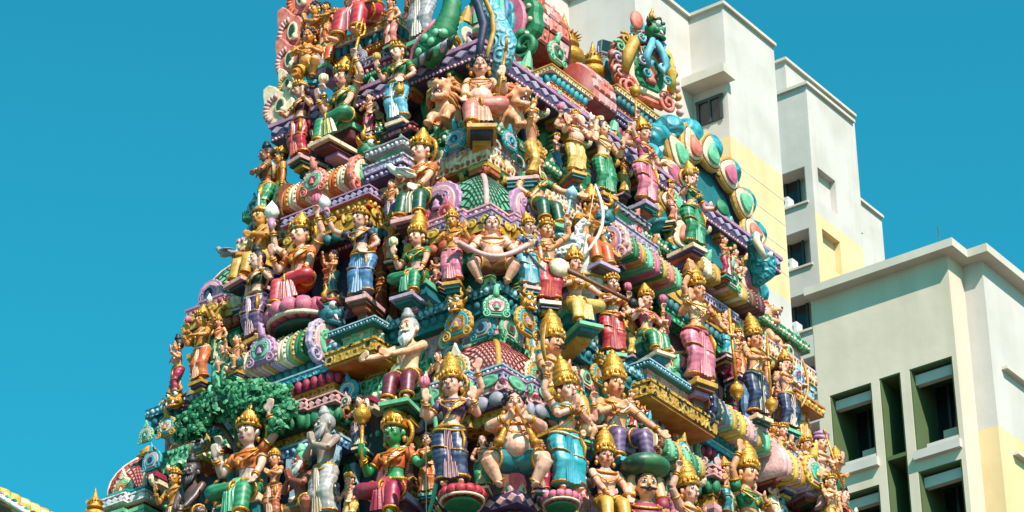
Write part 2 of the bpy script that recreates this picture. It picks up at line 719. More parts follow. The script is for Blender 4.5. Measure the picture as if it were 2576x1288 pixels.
    # legs
    if legs is None:
        legs = {'stand': (((-.060, .0, .035), (-.3, -1, 0)), ((.064, -.02, .035), (.4, -1, 0))),
                'sit': (((-.085, -.25, -.20), (-.1, -1, .5)), ((.085, -.25, -.20), (.1, -1, .5))),
                'lalita': (((.03, -.20, .03), (-1, -.3, .0)), ((.09, -.24, -.20), (.2, -1, .6))),
                'lalitb': (((-.09, -.24, -.20), (-.2, -1, .6)), ((-.03, -.20, .03), (1, -.3, .0))),
                'cross': (((.06, -.20, .03), (-1, -.3, .05)), ((-.06, -.17, .06), (1, -.3, .05))),
                'squat': (((-.125, -.08, .035), (-1, -.8, .1)), ((.125, -.08, .035), (1, -.8, .1))),
                'crouch': (((-.05, .03, .03), (-.4, -1, .3)), ((.07, -.12, .035), (.4, -1, .6)))}[pose]
    lt = 1.06 + fat * .3 + (0 if fem else .05)
    if pose == 'stand' and cloth:
        lt = .70
    knees, ankles, hips = [], [], []
    for i, (ft, hint) in enumerate(legs):
        sd = -1 if i == 0 else 1
        h = P + Vector((sd * .052, 0, -.005))
        k, a = ik(h, ft, hint, .225, .215)
        body.tube([h, h.lerp(k, .5), k], [.058 * lt, .052 * lt, .040 * lt], 10)
        body.tube([k, k.lerp(a, .35), a], [.040 * lt, .041 * lt, .024 * lt], 10)
        fdir = Vector((sd * .25, -1, -.05)).normalized()
        if pose in ('lalita', 'cross', 'lalitb') and a.z > 0:
            fdir = Vector((-sd * .9 if False else (.8 if i == 0 else -.8), -.5, 0)).normalized()
        rot = Matrix((fdir.cross(Vector((0, 0, 1))), fdir, Vector((0, 0, 1)))).transposed()
        body.ell(a + fdir * .035 + Vector((0, 0, -.016)), (.028, .06, .019), 8, 6, rot)
        knees.append(k)
        ankles.append(a)
        hips.append(h)
    bo = body.build('body', skin, R0)
    REMESH.append((bo, .0088 if U > 130 else .013))

    # face
    if not trunk:
        for sd in (-1, 1):
            e = MB(XH).ell(hp(sd * .027, -.0640, .008), (.0155, .0085, .0080), 8, 6, HR).build('eye', 'white', R0)
            MB(XH).ell(hp(sd * .027, -.0690, .008), (.0072, .0055, .0070), 7, 5, HR).build('pupil', 'black', e)
            MB(XH).tube([hp(sd * .010, -.071, .030), hp(sd * .027, -.070, .037), hp(sd * .046, -.058, .030)], [.003, .0046, .003], 5).build('eyebrow', 'black', R0)
        MB(XH).ell(hp(0, -.0735, -.050), (.021, .007, .0075), 8, 5, HR).build('lips', 'crimson' if skin not in ('skindark',) else 'maroon', R0)
    else:
        for sd in (-1, 1):
            e = MB(XH).ell(hp(sd * .042, -.060, .012), (.012, .009, .008), 8, 6, HR).build('eye', 'white', R0)
            MB(XH).ell(hp(sd * .042, -.067, .012), (.006, .005, .006), 7, 5, HR).build('pupil', 'black', e)
    if beard:
        mb = MB(XH)
        for k in range(7):
            x = (k - 3) / 3
            mb.tube([hp(x * .05, -.055 + .03 * abs(x), -.035 + .02 * abs(x)), hp(x * .045, -.075 + .02 * abs(x), -.09), hp(x * .02, -.085, -.15 - .05 * (1 - abs(x)))],
                    [.018, .02, .005], 6)
        mb.build('beard', beard, R0)
    if beard or moustache:
        mb = MB(XH)
        for sd in (-1, 1):
            mb.tube([hp(0, -.086, -.036), hp(sd * .025, -.080, -.042), hp(sd * .05, -.060, -.034)], [.008, .010, .004], 6)
        mb.build('moustache', beard or hair, R0)
    # hair and headgear
    if not trunk:
        mb = MB(XH)
        mb.ell(hp(0, .014, .024), (.0735, .070, .080), 12, 9, HR)
        if fem and hat != 'bun':
            mb.ell(hp(.05, .06, -.05), (.035, .03, .04), 8, 6, HR)
        if hat in ('bun', 'topknot'):
            mb.lathe([(.04, .08), (.05, .10), (.044, .125), (.03, .135), (.034, .15), (.02, .17), (0, .175)], 10, HC, HR)
        if hat == 'curls':
            for k in range(26):
                a, t = k * 2.4, .25 + .75 * (k / 26)
                q = (sin(t * 1.7) * cos(a) * .07, .012 + sin(t * 1.7) * sin(a) * .066, .02 + cos(t * 1.7) * .08)
                if q[1] > -.045 or q[2] > .055:
                    mb.ell(hp(*q), .022, 6, 5)
        mb.build('hair', hair, R0)
    cr = None
    back = HR @ Matrix.Rotation(rad(-7), 3, 'X')
    if hat in ('crown', 'tall', 'low', 'cone'):
        cp = {'crown': [(.074, .026), (.082, .034), (.084, .046), (.074, .052), (.078, .066), (.080, .080), (.068, .094), (.070, .104), (.056, .124), (.058, .132),
                        (.040, .154), (.042, .162), (.022, .182), (.024, .190), (.006, .212), (0, .214)],
              'tall': [(.074, .026), (.084, .034), (.086, .05), (.076, .06), (.082, .08), (.086, .10), (.072, .115), (.078, .125), (.078, .145), (.066, .158), (.07, .168),
                       (.066, .19), (.05, .202), (.052, .212), (.04, .235), (.02, .25), (.024, .262), (.006, .285), (0, .287)],
              'low': [(.074, .024), (.084, .034), (.082, .050), (.070, .060), (.066, .076), (.046, .096), (.03, .104), (.032, .114), (.008, .134), (0, .135)],
              'cone': [(.074, .03), (.08, .04), (.07, .07), (.05, .12), (.025, .17), (.005, .20), (0, .2)]}[hat]
        mb = MB(XH).lathe(cp, 16, HC, back)
        cr = mb.build('crown', 'gold' if hat != 'cone' else trim, R0)
        mb = MB(XH)
        for k in range(7):
            a = -pi / 2 + (k - 3) * .38
            q = HC + back @ Vector((.084 * cos(a), .084 * sin(a), .058 + .016 * (1 - abs(k - 3) / 3)))
            mb.ell(q, (.013, .013, .022), 6, 5)
        mb.build('crest', 'gold', cr)
        mb = MB(XH)
        mb.ell(HC + back @ Vector((0, -.083, .045)), (.008, .006, .009), 6, 5)
        mb.build('jewel', random.choice(['red', 'turq', 'green']), cr)
    elif hat == 'turban':
        mb = MB(XH)
        for k in range(4):
            mb.tube([HC + HR @ Vector((.07 * cos(a * .524), .07 * sin(a * .524) + .006, .035 + .02 * k + .012 * cos(a * .524) * (1 if k % 2 else -1))) for a in range(12)], .02, 7, True)
        mb.ell(hp(0, .0, .10), (.06, .06, .045), 10, 6, HR)
        mb.build('turban', trim if trim != 'gold' else 'pink', R0)
    elif hat == 'plume':
        mb = MB(XH).lathe([(.074, .026), (.086, .036), (.084, .056), (.07, .07), (.05, .09), (0, .1)], 14, HC, back)
        cr = mb.build('headband', 'gold', R0)
        mb = MB(XH)
        mb.ell(hp(-.02, -.01, .16), (.014, .010, .07), 8, 7, HR)
        mb.build('feather', 'white', cr)
        mb = MB(XH)
        for k in range(3):
            mb.ell(hp(-.075 - .01 * k, .03, .14 - .07 * k), (.035, .012, .05), 8, 7, HR)
        mb.build('plumes', 'turq', cr)
    if halo:
        mb = MB(XH)
        mb.tube([HC + HR @ Vector((.105 * cos(a * pi / 10), .055, .01 + .105 * sin(a * pi / 10))) for a in range(20)], .016, 7, True)
        mb.build('halo_rim', 'gold', R0)
    if jewel:
        for sd in (-1, 1):
            MB(XH).lathe([(0, .0), (.014, -.012), (.018, -.026), (.01, -.042), (0, -.05)], 8, hp(sd * .074, .004, -.03)).build('earring', 'gold', R0)
        nk = []
        for j in range(18):
            th = 2 * pi * j / 18
            fr = max(0, -sin(th))
            nk.append(surf(.955 - .17 * fr, th, 1.08) + Vector((0, -.022 * fr if fem else -.008 * fr, 0)))
        n1 = MB().tube(nk, .009, 6, True).build('necklace', 'gold', R0)
        nk2 = []
        for j in range(18):
            th = 2 * pi * j / 18
            fr = max(0, -sin(th))
            nk2.append(surf(.97 - .44 * fr, th, 1.1) + Vector((0, -(.045 if fem else .012) * sin(min(fr, 1) * pi / 2), 0)))
        MB().tube(nk2, .0075, 6, True).ell(nk2[13] + Vector((0, -.004, -.01)), (.018, .01, .022), 8, 6).build('pendant', 'gold', n1)
        for i, (e, w, sh) in enumerate(zip(elbows, wrists, shoulders)):
            u = (w - e).normalized()
            q = MB()
            for t in (.74, .86):
                c = e.lerp(w, t)
                o = u.orthogonal().normalized()
                o2 = u.cross(o)
                q.tube([c + (o * cos(a * pi / 5) + o2 * sin(a * pi / 5)) * (.026 + fat * .007) for a in range(10)], .0075, 6, True)
            q.build('bracelet', 'gold', R0)
            u = (e - sh).normalized()
            c = sh.lerp(e, .52)
            o = u.orthogonal().normalized()
            o2 = u.cross(o)
            MB().tube([c + (o * cos(a * pi / 5) + o2 * sin(a * pi / 5)) * (.038 + fat * .011) for a in range(10)], .0085, 6, True).build('armlet', 'gold', R0)
    # blouse
    if top:
        mb = MB()
        mb.rings([[surf(f, 2 * pi * j / 14, 1.07) for j in range(14)] for f in (.46, .52, .6, .68, .76, .84, .90, .95)], cap=False)
        for c in bust:
            mb.ell(c + Vector((0, -.002, 0)), (.0435, .042, .043), 10, 7)
        for i in range(min(2, len(shoulders))):
            mb.tube([shoulders[i], shoulders[i].lerp(elbows[i], .48)], [.043, .040], 10)
        mb.build('blouse', top, R0)
    if sash:
        pts, n = [], 16
        L_, R_ = [], []
        for j in range(n + 1):
            t = j / n
            f = .93 - .80 * t
            th = -pi * (.16 + .72 * t)
            bulge = .035 * sin(pi * min(1, max(0, (t - .1) / .5))) if fem else 0.01
            for dst, df in ((L_, .075), (R_, -.075)):
                q = surf(min(f + df, .99), th, 1.14) + Vector((0, -bulge, 0))
                dst.append(q)
        vs = L_ + R_
        inner = [Vector((v.x * .94, v.y * .90 + .0, v.z)) for v in vs]
        m_ = n + 1
        fs = []
        for j in range(n):
            fs += [(j, j + 1, m_ + j + 1, m_ + j)]
        mb = MB()
        mb.add(vs, fs)
        # tail over the shoulder
        mb.tube([surf(.93, -.5, 1.15), surf(.97, .2, 1.2) + Vector((.0, 0, .012)), surf(.8, .9, 1.25), surf(.4, 1.1, 1.4)], [.03, .034, .04, .03], 8, flat=.5)
        so = mb.build('sash', M_pleat(sash, 'cream' if sash not in ('gold', 'cream', 'white') else 'ochre', 2, 20), R0)
        MB().tube([v + Vector((0, -.003, 0)) for v in L_], .006, 5).build('border', trim, so)
    # lower clothing
    pl = pleat or 'cream'
    if cloth:
        cm = M(cloth)
        if pose == 'stand':
            rs = []
            NS = 56
            for i in range(25):
                t = i / 24
                z = .505 * (1 - t) + .055 * t
                rl = [.096, .090, .082, .074, .066, .060, .057, .058, .062, .070][min(9, int(t * 9.99))]
                cs = []
                for (h, k, a) in zip(hips, knees, ankles):
                    q = h.lerp(k, min(1, max(0, (h.z - z) / (h.z - k.z)))) if z > k.z else k.lerp(a, min(1, max(0, (k.z - z) / (k.z - a.z))))
                    cs.append(Vector((q.x * (1 if t > .15 else t / .15 * .5 + .5), q.y)))
                c = (cs[0] + cs[1]) * .5
                if t < .2:
                    sp = spine(.1)
                    c = c.lerp(Vector((sp.x, sp.y)), 1 - t / .2)
                ring = []
                for j in range(NS):
                    th = 2 * pi * j / NS
                    u = Vector((cos(th), sin(th)))
                    r_ = 0
                    for q in cs:
                        dd = q - c
                        al = dd.dot(u)
                        pe = dd.length_squared - al * al
                        r_ = max(r_, al + math.sqrt(max(rl * rl - pe, (rl * .55) ** 2)))
                    fold = .97 + (.075 * abs(sin(7 * th + 5 * t)) - .03 + .045 * abs(sin(15 * t - 3.2 * abs(cos(th)) - 1.0 * sin(th)))) * min(1, t * 4)
                    r_ *= fold
                    if sin(th) > .2:
                        r_ *= 1.05
                    ring.append(Vector((c.x + r_ * cos(th), c.y + r_ * sin(th) * .92, z)))
                rs.append(ring)
            sk = MB().rings(rs).build('skirt', M_pleat(cloth, LIGHT.get(cloth, 'cream'), 2, 6, .22, 5.0), R0)
            hem = [Vector((v.x * 1.02, v.y * 1.02, v.z)) for v in rs[-1]]
            MB().tube([v + Vector((0, 0, .012)) for v in hem], .011, 6, True).build('border', trim, sk)
            thigh = [Vector((v.x * 1.02, v.y * 1.03, v.z - .05 * cos(2 * pi * j / NS) * .6)) for j, v in enumerate(rs[11])]
            if fem:
                MB().tube(thigh, .012, 6, True, flat=.5).build('border', trim, sk)
            # pleats hanging down the middle
            vs, fs, n = [], [], 9
            for i in range(9):
                t = i / 8
                z = .475 - .425 * t
                w = .026 + .040 * t
                for j in range(n):
                    u = j / (n - 1) * 2 - 1
                    y = -(.092 - .020 * sin(pi * t) * 0 + .004 * t) - .012 * (1 if j % 2 else 0) - .008 * (1 - u * u)
                    vs.append(Vector((u * w + P.x * (1 - t), y, z - (.018 * (1 - abs(u)) if i == 8 else 0))))
            for i in range(8):
                for j in range(n - 1):
                    a = i * n + j
                    fs.append((a, a + 1, a + n + 1, a + n))
            MB().add(vs, fs).build('pleats', M_pleat(cloth, pl, 0, 30), R0, smooth=False)
            # scarf looped at the hips
            sc = [surf(.12 - .10 * max(0, -sin(2 * pi * j / 20)) * (1 + .6 * cos(2 * pi * j / 20)), 2 * pi * j / 20, 1.24) for j in range(20)]
            MB().tube(sc, .016, 7, True, flat=.7).build('scarf', sash or trim, R0)
            if fem:
                sx = .085
                MB().tube([Vector((sx, -.07, .47)), Vector((sx + .025, -.09, .38)), Vector((sx + .015, -.09, .28))], [.02, .03, .018], 7, flat=.5).build('scarf_end', trim, R0)
        else:
            mb = MB()
            mb.ell(P + Vector((0, 0, -.01)), (.108 * (1 + fat * .2), .085 * (1 + fat * .3), .075), 14, 9)
            short = pose in ('squat', 'crouch') and not fem
            ends = []
            for h, k, a in zip(hips, knees, ankles):
                pts, rr = [], []
                n1, n2 = 9, 8
                for i in range(n1 + 1):
                    t = i / n1
                    if short and t > .7:
                        break
                    pts.append(h.lerp(k, t))
                    rr.append((.072 - .016 * t) * lt * (1 + .022 * (i % 2)))
                if not short:
                    for i in range(1, n2):
                        t = i / n2
                        pts.append(k.lerp(a, t))
                        rr.append((.057 - .010 * t) * lt * (1 + .022 * (i % 2)))
                mb.tube(pts, rr, 12)
                ends.append((pts[-1], (pts[-1] - pts[-2]).normalized(), rr[-1]))
            sk = mb.build('skirt', M_pleat(cloth, LIGHT.get(cloth, 'cream'), 2, 6, .25, 6.0), R0)
            for c, u, r in ends:
                o = u.orthogonal().normalized()
                o2 = u.cross(o)
                MB().tube([c + (o * cos(a * pi / 7) + o2 * sin(a * pi / 7)) * r * 1.03 for a in range(14)], .011, 6, True).build('border', trim, sk)
            for h, k in zip(hips, knees):
                c = h.lerp(k, .62)
                u = (k - h).normalized()
                o = u.orthogonal().normalized()
                o2 = u.cross(o)
                if not short:
                    MB().tube([c + (o * cos(a * pi / 7) + o2 * sin(a * pi / 7)) * .066 * lt for a in range(14)], .010, 6, True).build('border', trim, sk)
            if pose in ('lalita', 'lalitb', 'sit', 'cross') and fem:
                vs, fs, n = [], [], 11
                zb = -.16 if pose != 'cross' else -.05
                for i in range(7):
                    t = i / 6
                    w = .03 + .075 * t
                    for j in range(n):
                        u = j / (n - 1) * 2 - 1
                        vs.append(Vector((u * w, -.15 - .10 * min(1, t * 2.2) - .010 * (j % 2) + .05 * u * u * t, .14 - (.14 - zb) * t + .03 * u * u * t)))
                for i in range(6):
                    for j in range(n - 1):
                        a = i * n + j
                        fs.append((a, a + 1, a + n + 1, a + n))
                MB().add(vs, fs).build('pleats', M_pleat(cloth, pl, 0, 24), R0, smooth=False)
        bl = [surf(.16, 2 * pi * j / 16, 1.2 if pose == 'stand' else 1.1) for j in range(16)]
        b_ = MB().tube(bl, .014, 7, True).build('belt', 'gold', R0)
        MB().ell(surf(.16, -pi / 2, 1.2), (.022, .012, .018), 8, 6).build('buckle', 'gold', b_)
    if jewel:
        for a, k in zip(ankles, knees):
            u = (a - k).normalized()
            c = a - u * .02
            o = u.orthogonal().normalized()
            o2 = u.cross(o)
            MB().tube([c + (o * cos(j * pi / 5) + o2 * sin(j * pi / 5)) * .031 * lt for j in range(10)], .009, 6, True).build('anklet', 'gold', R0)
    # what it stands or sits on
    if seat:
        bc = random.choice(['teal', 'maroon', 'dkgreen', 'purple', 'brown', 'navy']) if seat is True else seat
        zf = min(a.z for a in ankles) - .035
        if pose in ('stand', 'squat', 'crouch'):
            b_ = MB().bbox((-.12, -.10, -.045), (.12, .30, -.002)).build('plinth', random.choice(['ochre', 'cream', 'mint', 'lilac', 'turq', 'lightpink']), R0, False)
            MB().bbox((-.10, -.075, -.085), (.10, .30, -.046)).build('corbel', bc, b_, False)
            MB().bbox((-.08, -.03, -.13), (.08, .30, -.086)).build('corbel', random.choice(['ochre', 'teal', 'terracotta', 'mauve']), b_, False)
            MB().bbox((-.05, .03, -.20), (.05, .30, -.131)).build('corbel', bc, b_, False)
        else:
            b_ = MB().bbox((-.11, -.04, -.12), (.11, .30, .03)).build('seat_block', bc, R0, False)
            MB().bbox((-.13, -.07, -.02), (.13, .30, .034)).build('seat_edge', random.choice(['ochre', 'cream', 'mint', 'lilac']), b_, False)
            if zf < -.05:
                f_ = MB().bbox((-.13, -.33, zf - .035), (.13, .25, zf)).build('footstool', random.choice(['ochre', 'cream', 'mint', 'lilac', 'turq', 'lightpink']), R0, False)
                MB().bbox((-.10, -.28, zf - .075), (.10, .25, zf - .036)).build('corbel', bc, f_, False)
                MB().bbox((-.08, -.16, zf - .12), (.08, .25, zf - .076)).build('corbel', random.choice(['ochre', 'teal', 'terracotta', 'mauve']), f_, False)
    # things in the hands
    for it in items:
        kind, hi = it[0], it[1]
        w = wrists[hi] + dirs[hi] * .05
        d = Vector(it[2]).normalized() if len(it) > 2 else Vector((0, 0, 1))
        ln = it[3] if len(it) > 3 else .4
        prop(kind, w, d, ln, R0, it[4] if len(it) > 4 else None)
    return R0, dict(P=P, HC=HC, wrists=wrists, dirs=dirs)


LIGHT = dict(green='mint', red='salmon', crimson='red', blue='skyblue', navy='blue', purple='mauve', turq='skyblue', pink='lightpink', orange='salmon',
             teal='turq', yellow='cream', ochre='yellow', salmon='lightpink', gold='ochre', white='cream', maroon='crimson', skyblue='ltblue',
             dkgreen='green', brown='ochre', cream='white', mauve='lightpink', lightpink='cream')


def frame_of(d):
    d = Vector(d).normalized()
    return d.to_track_quat('Z', 'Y').to_matrix()


def prop(kind, w, d, ln, R0, colr=None):
    rot = frame_of(d)
    if kind == 'mace':
        o = MB().tube([w - d * ln * .35, w + d * ln * .6], [.013, .015], 8).build('mace_shaft', colr or 'gold', R0)
        c = w + d * ln * .6
        MB().lathe([(.016, 0), (.03, .005), (.022, .015), (.05, .03), (.068, .07), (.06, .11), (.03, .135), (.036, .145), (.012, .165), (0, .185)], 12, c, rot).build('mace_head', colr or 'gold', o)
    elif kind == 'staff':
        MB().tube([w - d * ln * .5, w + d * ln * .5], .012, 8).ell(w + d * ln * .5, (.022, .022, .035), 8, 6, rot).build('staff', colr or 'gold', R0)
    elif kind == 'trident':
        s_ = MB().tube([w - d * ln * .5, w + d * ln * .35], .013, 8).build('trident_shaft', 'gold', R0)
        c = w + d * ln * .35
        x = rot @ Vector((1, 0, 0))
        mb = MB()
        for k in (-1, 0, 1):
            mb.tube([c, c + x * .05 * k + d * .04, c + x * .055 * k + d * .09, c + x * .03 * k + d * (.15 if k else .18)], [.013, .013, .012, .003], 7)
        mb.build('trident_head', 'gold', s_)
    elif kind == 'sword':
        x = rot @ Vector((1, 0, 0))
        pts = [w + d * t * ln + x * .10 * ln * sin(t * pi) for t in (0, .2, .4, .6, .8, 1)]
        b_ = MB().tube(pts, [.02, .028, .034, .036, .03, .004], 8, flat=.3).build('blade', colr or 'grey', R0)
        MB().tube([w - d * .07, w], .015, 7).box(w, (.09, .03, .02), rot).build('hilt', 'gold', b_)
    elif kind == 'bow':
        x = rot @ Vector((0, 1, 0))
        pts = [w + d * ln * (t - .5) - x * (.16 * ln * cos((t - .5) * pi) - .1 * ln) for t in [i / 12 for i in range(13)]]
        b_ = MB().tube(pts, [.008, .013, .016, .018, .018, .016, .015, .016, .018, .018, .016, .013, .008], 8).build('bow', colr or 'grey', R0)
        MB().tube([pts[0], pts[-1]], .0035, 5).build('bowstring', 'cream', b_)
    elif kind == 'dove':
        mb = MB()
        x = rot @ Vector((0, -1, 0))
        mb.tube([w - d * .13, w - d * .07, w + Vector((0, 0, .02)), w + d * .06 + Vector((0, 0, .05)), w + d * .09 + Vector((0, 0, .085)), w + d * .12 + Vector((0, 0, .09))],
                [.012, .026, .045, .032, .026, .006], 9)
        for sd in (-1, 1):
            q = d.cross(Vector((0, 0, 1))).normalized() * sd
            mb.tube([w + q * .035 + Vector((0, 0, .04)) + d * .03, w + q * .055 + Vector((0, 0, .03)) - d * .05, w + q * .04 + Vector((0, 0, .02)) - d * .13], [.02, .026, .006], 7, flat=.5)
        mb.build('dove', colr or 'white', R0)
    elif kind == 'lotus':
        mb = MB()
        c = w + d * .05
        for k in range(7):
            a = k * 2 * pi / 7
            q = rot @ Vector((cos(a), sin(a), 0))
            mb.tube([c, c + q * .03 + d * .03, c + q * .026 + d * .075, c + q * .01 + d * .10], [.014, .022, .018, .003], 6)
        st = MB().tube([w - d * .1, c], .008, 6).build('stem', 'green', R0)
        mb.build('lotus_bud', colr or 'pink', st)
    elif kind == 'bud':
        mb = MB().lathe([(.02, 0), (.05, .03), (.066, .07), (.05, .12), (.02, .16), (0, .19)], 10, w + d * .05, rot)
        st = MB().tube([w - d * .06, w + d * .05], [.02, .034], 8).build('bud_cup', 'mauve', R0)
        mb.build('lotus_bud', colr or 'white', st)
    elif kind == 'conch':
        MB().lathe([(0, -.02), (.02, 0), (.045, .04), (.035, .075), (.02, .09), (.012, .12), (0, .14)], 9, w + d * .02, rot).build('conch', colr or 'white', R0)
    elif kind == 'pipe':
        MB().tube([w - d * ln * .35, w + d * ln * .3, w + d * ln * .58, w + d * ln * .66], [.011, .016, .022, .034], 9).build('pipe', 'gold', R0)
    elif kind == 'pouch':
        mb = MB().lathe([(.008, .1), (.012, .05), (.03, .02), (.05, -.03), (.045, -.07), (0, -.085)], 10, w + Vector((0, 0, -.1)))
        mb.build('pouch', 'gold', R0)
    elif kind == 'shield':
        MB().lathe([(.10, 0), (.11, .015), (.09, .03), (.05, .04), (.03, .05), (.0, .06)], 14, w, frame_of((0, -1, .1))).build('shield', colr or 'green', R0)


def lotus_base(x, y, w, face, label, c='red', under='green', off=-.12):
    p = hit(x, y, face, off)
    s = w * mpp(p)
    r = root('lotus_pedestal', label, 'pedestal', p, ROT[face], s, 'lotus pedestals under the statues')
    MB().lathe([(.36, -.32), (.40, -.30), (.30, -.2), (.38, -.12), (.3, 0.0), (0, 0.0)], 24).build('plinth', under, r)
    for k in range(14):
        a = k * 2 * pi / 14
        mb = MB()
        q = Vector((cos(a), sin(a), 0))
        mb.tube([q * .25 + Vector((0, 0, -.22)), q * .42 + Vector((0, 0, -.19)), q * .50 + Vector((0, 0, -.10)), q * .46 + Vector((0, 0, -.01)), q * .38 + Vector((0, 0, .01))],
                [.06, .10, .115, .10, .05], 8, flat=.45, up=q)
        mb.build('petal', c, r)
    MB().lathe([(.44, -.03), (.45, .0), (.40, .012), (0, .012)], 24).build('seat', 'ochre', r)
    MB().tube([Vector((.46 * cos(a * pi / 14), .46 * sin(a * pi / 14), -.20)) for a in range(28)], .035, 6, True).build('rim', 'cream', r)
    return r


def finish_bodies():
    for o, vx in REMESH:
        m = o.modifiers.new('fuse', 'REMESH')
        m.mode = 'VOXEL'
        m.voxel_size = vx
        m.use_smooth_shade = True
        sm = o.modifiers.new('soften', 'SMOOTH')
        sm.factor = 0.5
        sm.iterations = 2
    bpy.context.view_layer.update()
    dg = bpy.context.evaluated_depsgraph_get()
    new = []
    for o, vx in REMESH:
        me = bpy.data.meshes.new_from_object(o.evaluated_get(dg))
        new.append(me)
    for (o, vx), me in zip(REMESH, new):
        old = o.data
        o.modifiers.clear()
        o.data = me
        bpy.data.meshes.remove(old)
        me.name = 'body'
        if not me.materials:
            print('no material after fusing', o.name)

# ------------------------------------------------------------------ ground
gp = MB().box((0, 300, -0.5), (6000, 6000, 1.0))
tag(gp.build('ground', 'pavement', smooth=False), kind='structure')


# ------------------------------------------------------------------ carved ornaments
def arch_poly(r, a0=-55, a1=235, n=40, scal=0.0, lob=0, point=0.0):
    pts = []
    for i in range(n + 1):
        t = rad(a0 + (a1 - a0) * i / n)
        rr = r * (1 + scal * abs(sin(lob * t)))
        rr *= 1 + point * math.exp(-((t - pi / 2) / .22) ** 2)
        pts.append((rr * cos(t), rr * sin(t)))
    return pts


def spiral(c, r0, turns, sgn, n=26, y=-.1, start=0.0):
    pts, rs = [], []
    for i in range(n):
        t = i / (n - 1)
        a = start + sgn * t * turns * 2 * pi
        r = r0 * (1 - .82 * t)
        pts.append(Vector((c[0] + r * cos(a), y - .03 * t, c[1] + r * sin(a))))
        rs.append(r0 * (.24 - .10 * t))
    return pts, rs


def nasi_parts(par, xf, cols, finial='neck', beads=True):
    """horseshoe gable: nested arch plates, scroll feet, finial; unit width, facing -y, centred on the arch"""
    c0, c1, c2, c3 = cols[:4]
    a = MB(xf).plate(arch_poly(.5, scal=.07, lob=7), .06, -.06, .05).build('gable_plate', c0, par, False)
    MB(xf).plate(arch_poly(.41), -.05, -.10, .04).build('arch_band', c1, a, False)
    MB(xf).plate(arch_poly(.30), -.09, -.135, .04).build('arch_band', c2, a, False)
    MB(xf).plate(arch_poly(.18, -90, 270, 30), -.13, -.15, .1).build('niche', c3, a, False)
    MB(xf).lathe([(.10, 0), (.11, .05), (.07, .12), (.09, .15), (.03, .22), (0, .25)], 10, (0, -.16, -.16), sy=.5).build('bud', c0, a)
    for sd in (-1, 1):
        p, r = spiral((sd * .40, -.34), .17, 1.6, sd, start=pi / 2, y=-.09)
        MB(xf).tube(p, r, 7).build('scroll', c0, a)
        p, r = spiral((sd * .20, .10), .10, 1.3, -sd, start=pi / 2, y=-.12)
        MB(xf).tube(p, r, 6).build('scroll', c2 if isinstance(c2, str) else c0, a)
    if beads:
        mb = MB(xf)
        for i in range(15):
            t = rad(-45 + 270 * i / 14)
            mb.ell((.455 * cos(t), -.075, .455 * sin(t)), .026, 6, 5)
        mb.build('beads', cols[4] if len(cols) > 4 else 'cream', a, stuff=True)
    if finial == 'neck':
        f = MB(xf).tube([(0, -.0, .42), (0, -.05, .58), (0, -.08, .72), (0, -.12, .84), (0, -.22, .88)], [.15, .12, .13, .10, .02], 9).build('finial', c0, a)
        for sd in (-1, 1):
            MB(xf).ell((sd * .10, -.10, .76), (.045, .05, .05), 8, 6).build('eye', 'black', f)
    elif finial == 'leaf':
        MB(xf).plate([(-.13, .44), (-.17, .56), (-.08, .70), (0, .92), (.08, .70), (.17, .56), (.13, .44)], .03, -.10, .15, (0, .6)).build('finial', c0, a, False)
    elif finial == 'mask':
        mask_parts(a.parent if a.parent else par, xf @ Matrix.Translation((0, -.08, .60)) @ Matrix.Scale(.62, 4), cols[5] if len(cols) > 5 else ('gold', 'ochre'))
    return a


def nasi(x, y, w, face, label, cols, finial='neck', turn=0, off=0.06, asp=1.0):
    p = hit(x, y, face, off)
    r = root('gable_ornament', label, 'ornament', p, ROT[face] + rad(turn), w * mpp(p), 'horseshoe gables on the tower')
    r.scale.z *= asp
    nasi_parts(r, Matrix.Identity(4), cols, finial)
    return r


def mask_parts(par, xf, cols):
    c0, c1 = cols[0], cols[1]
    h = MB(xf)
    h.ell((0, 0, .05), (.40, .34, .40), 14, 10)
    h.ell((0, -.22, -.06), (.26, .26, .18), 12, 8)
    h.ell((0, -.40, .0), (.14, .10, .10), 9, 7)
    for sd in (-1, 1):
        h.ell((sd * .22, -.22, -.10), (.16, .14, .14), 9, 7)
    ho = h.build('face', c0, par)
    for sd in (-1, 1):
        e = MB(xf).ell((sd * .20, -.28, .20), .13, 10, 8).build('eye', 'white', ho)
        MB(xf).ell((sd * .20, -.38, .19), (.06, .05, .06), 8, 6).build('pupil', 'black', ho)
        MB(xf).tube([(sd * .04, -.34, .28), (sd * .18, -.36, .38), (sd * .36, -.22, .32), (sd * .44, -.14, .42)], [.05, .07, .06, .01], 7).build('brow', c1, ho)
        MB(xf).tube([(sd * .26, -.05, .36), (sd * .36, -.06, .56), (sd * .28, -.10, .76), (sd * .38, -.14, .88)], [.10, .09, .06, .01], 8).build('horn', 'gold', ho)
        MB(xf).tube([(sd * .36, .0, .10), (sd * .56, -.02, .20), (sd * .66, -.04, .34)], [.11, .09, .01], 8, flat=.5).build('ear', c1, ho)
        MB(xf).tube([(sd * .17, -.36, -.16), (sd * .19, -.42, -.27), (sd * .15, -.46, -.36)], [.05, .04, .005], 7).build('fang', 'white', ho)
    MB(xf).ell((0, -.24, -.24), (.24, .18, .10), 10, 7).build('mouth', 'crimson', ho)
    MB(xf).tube([(-.24, -.12, -.26), (-.14, -.36, -.36), (0, -.42, -.40), (.14, -.36, -.36), (.24, -.12, -.26)], [.06, .07, .08, .07, .06], 8).build('jaw', c0, ho)
    MB(xf).lathe([(.12, 0), (.14, .05), (.07, .12), (.10, .17), (.02, .30), (0, .32)], 9, (0, -.10, .42)).build('crest', 'gold', ho)


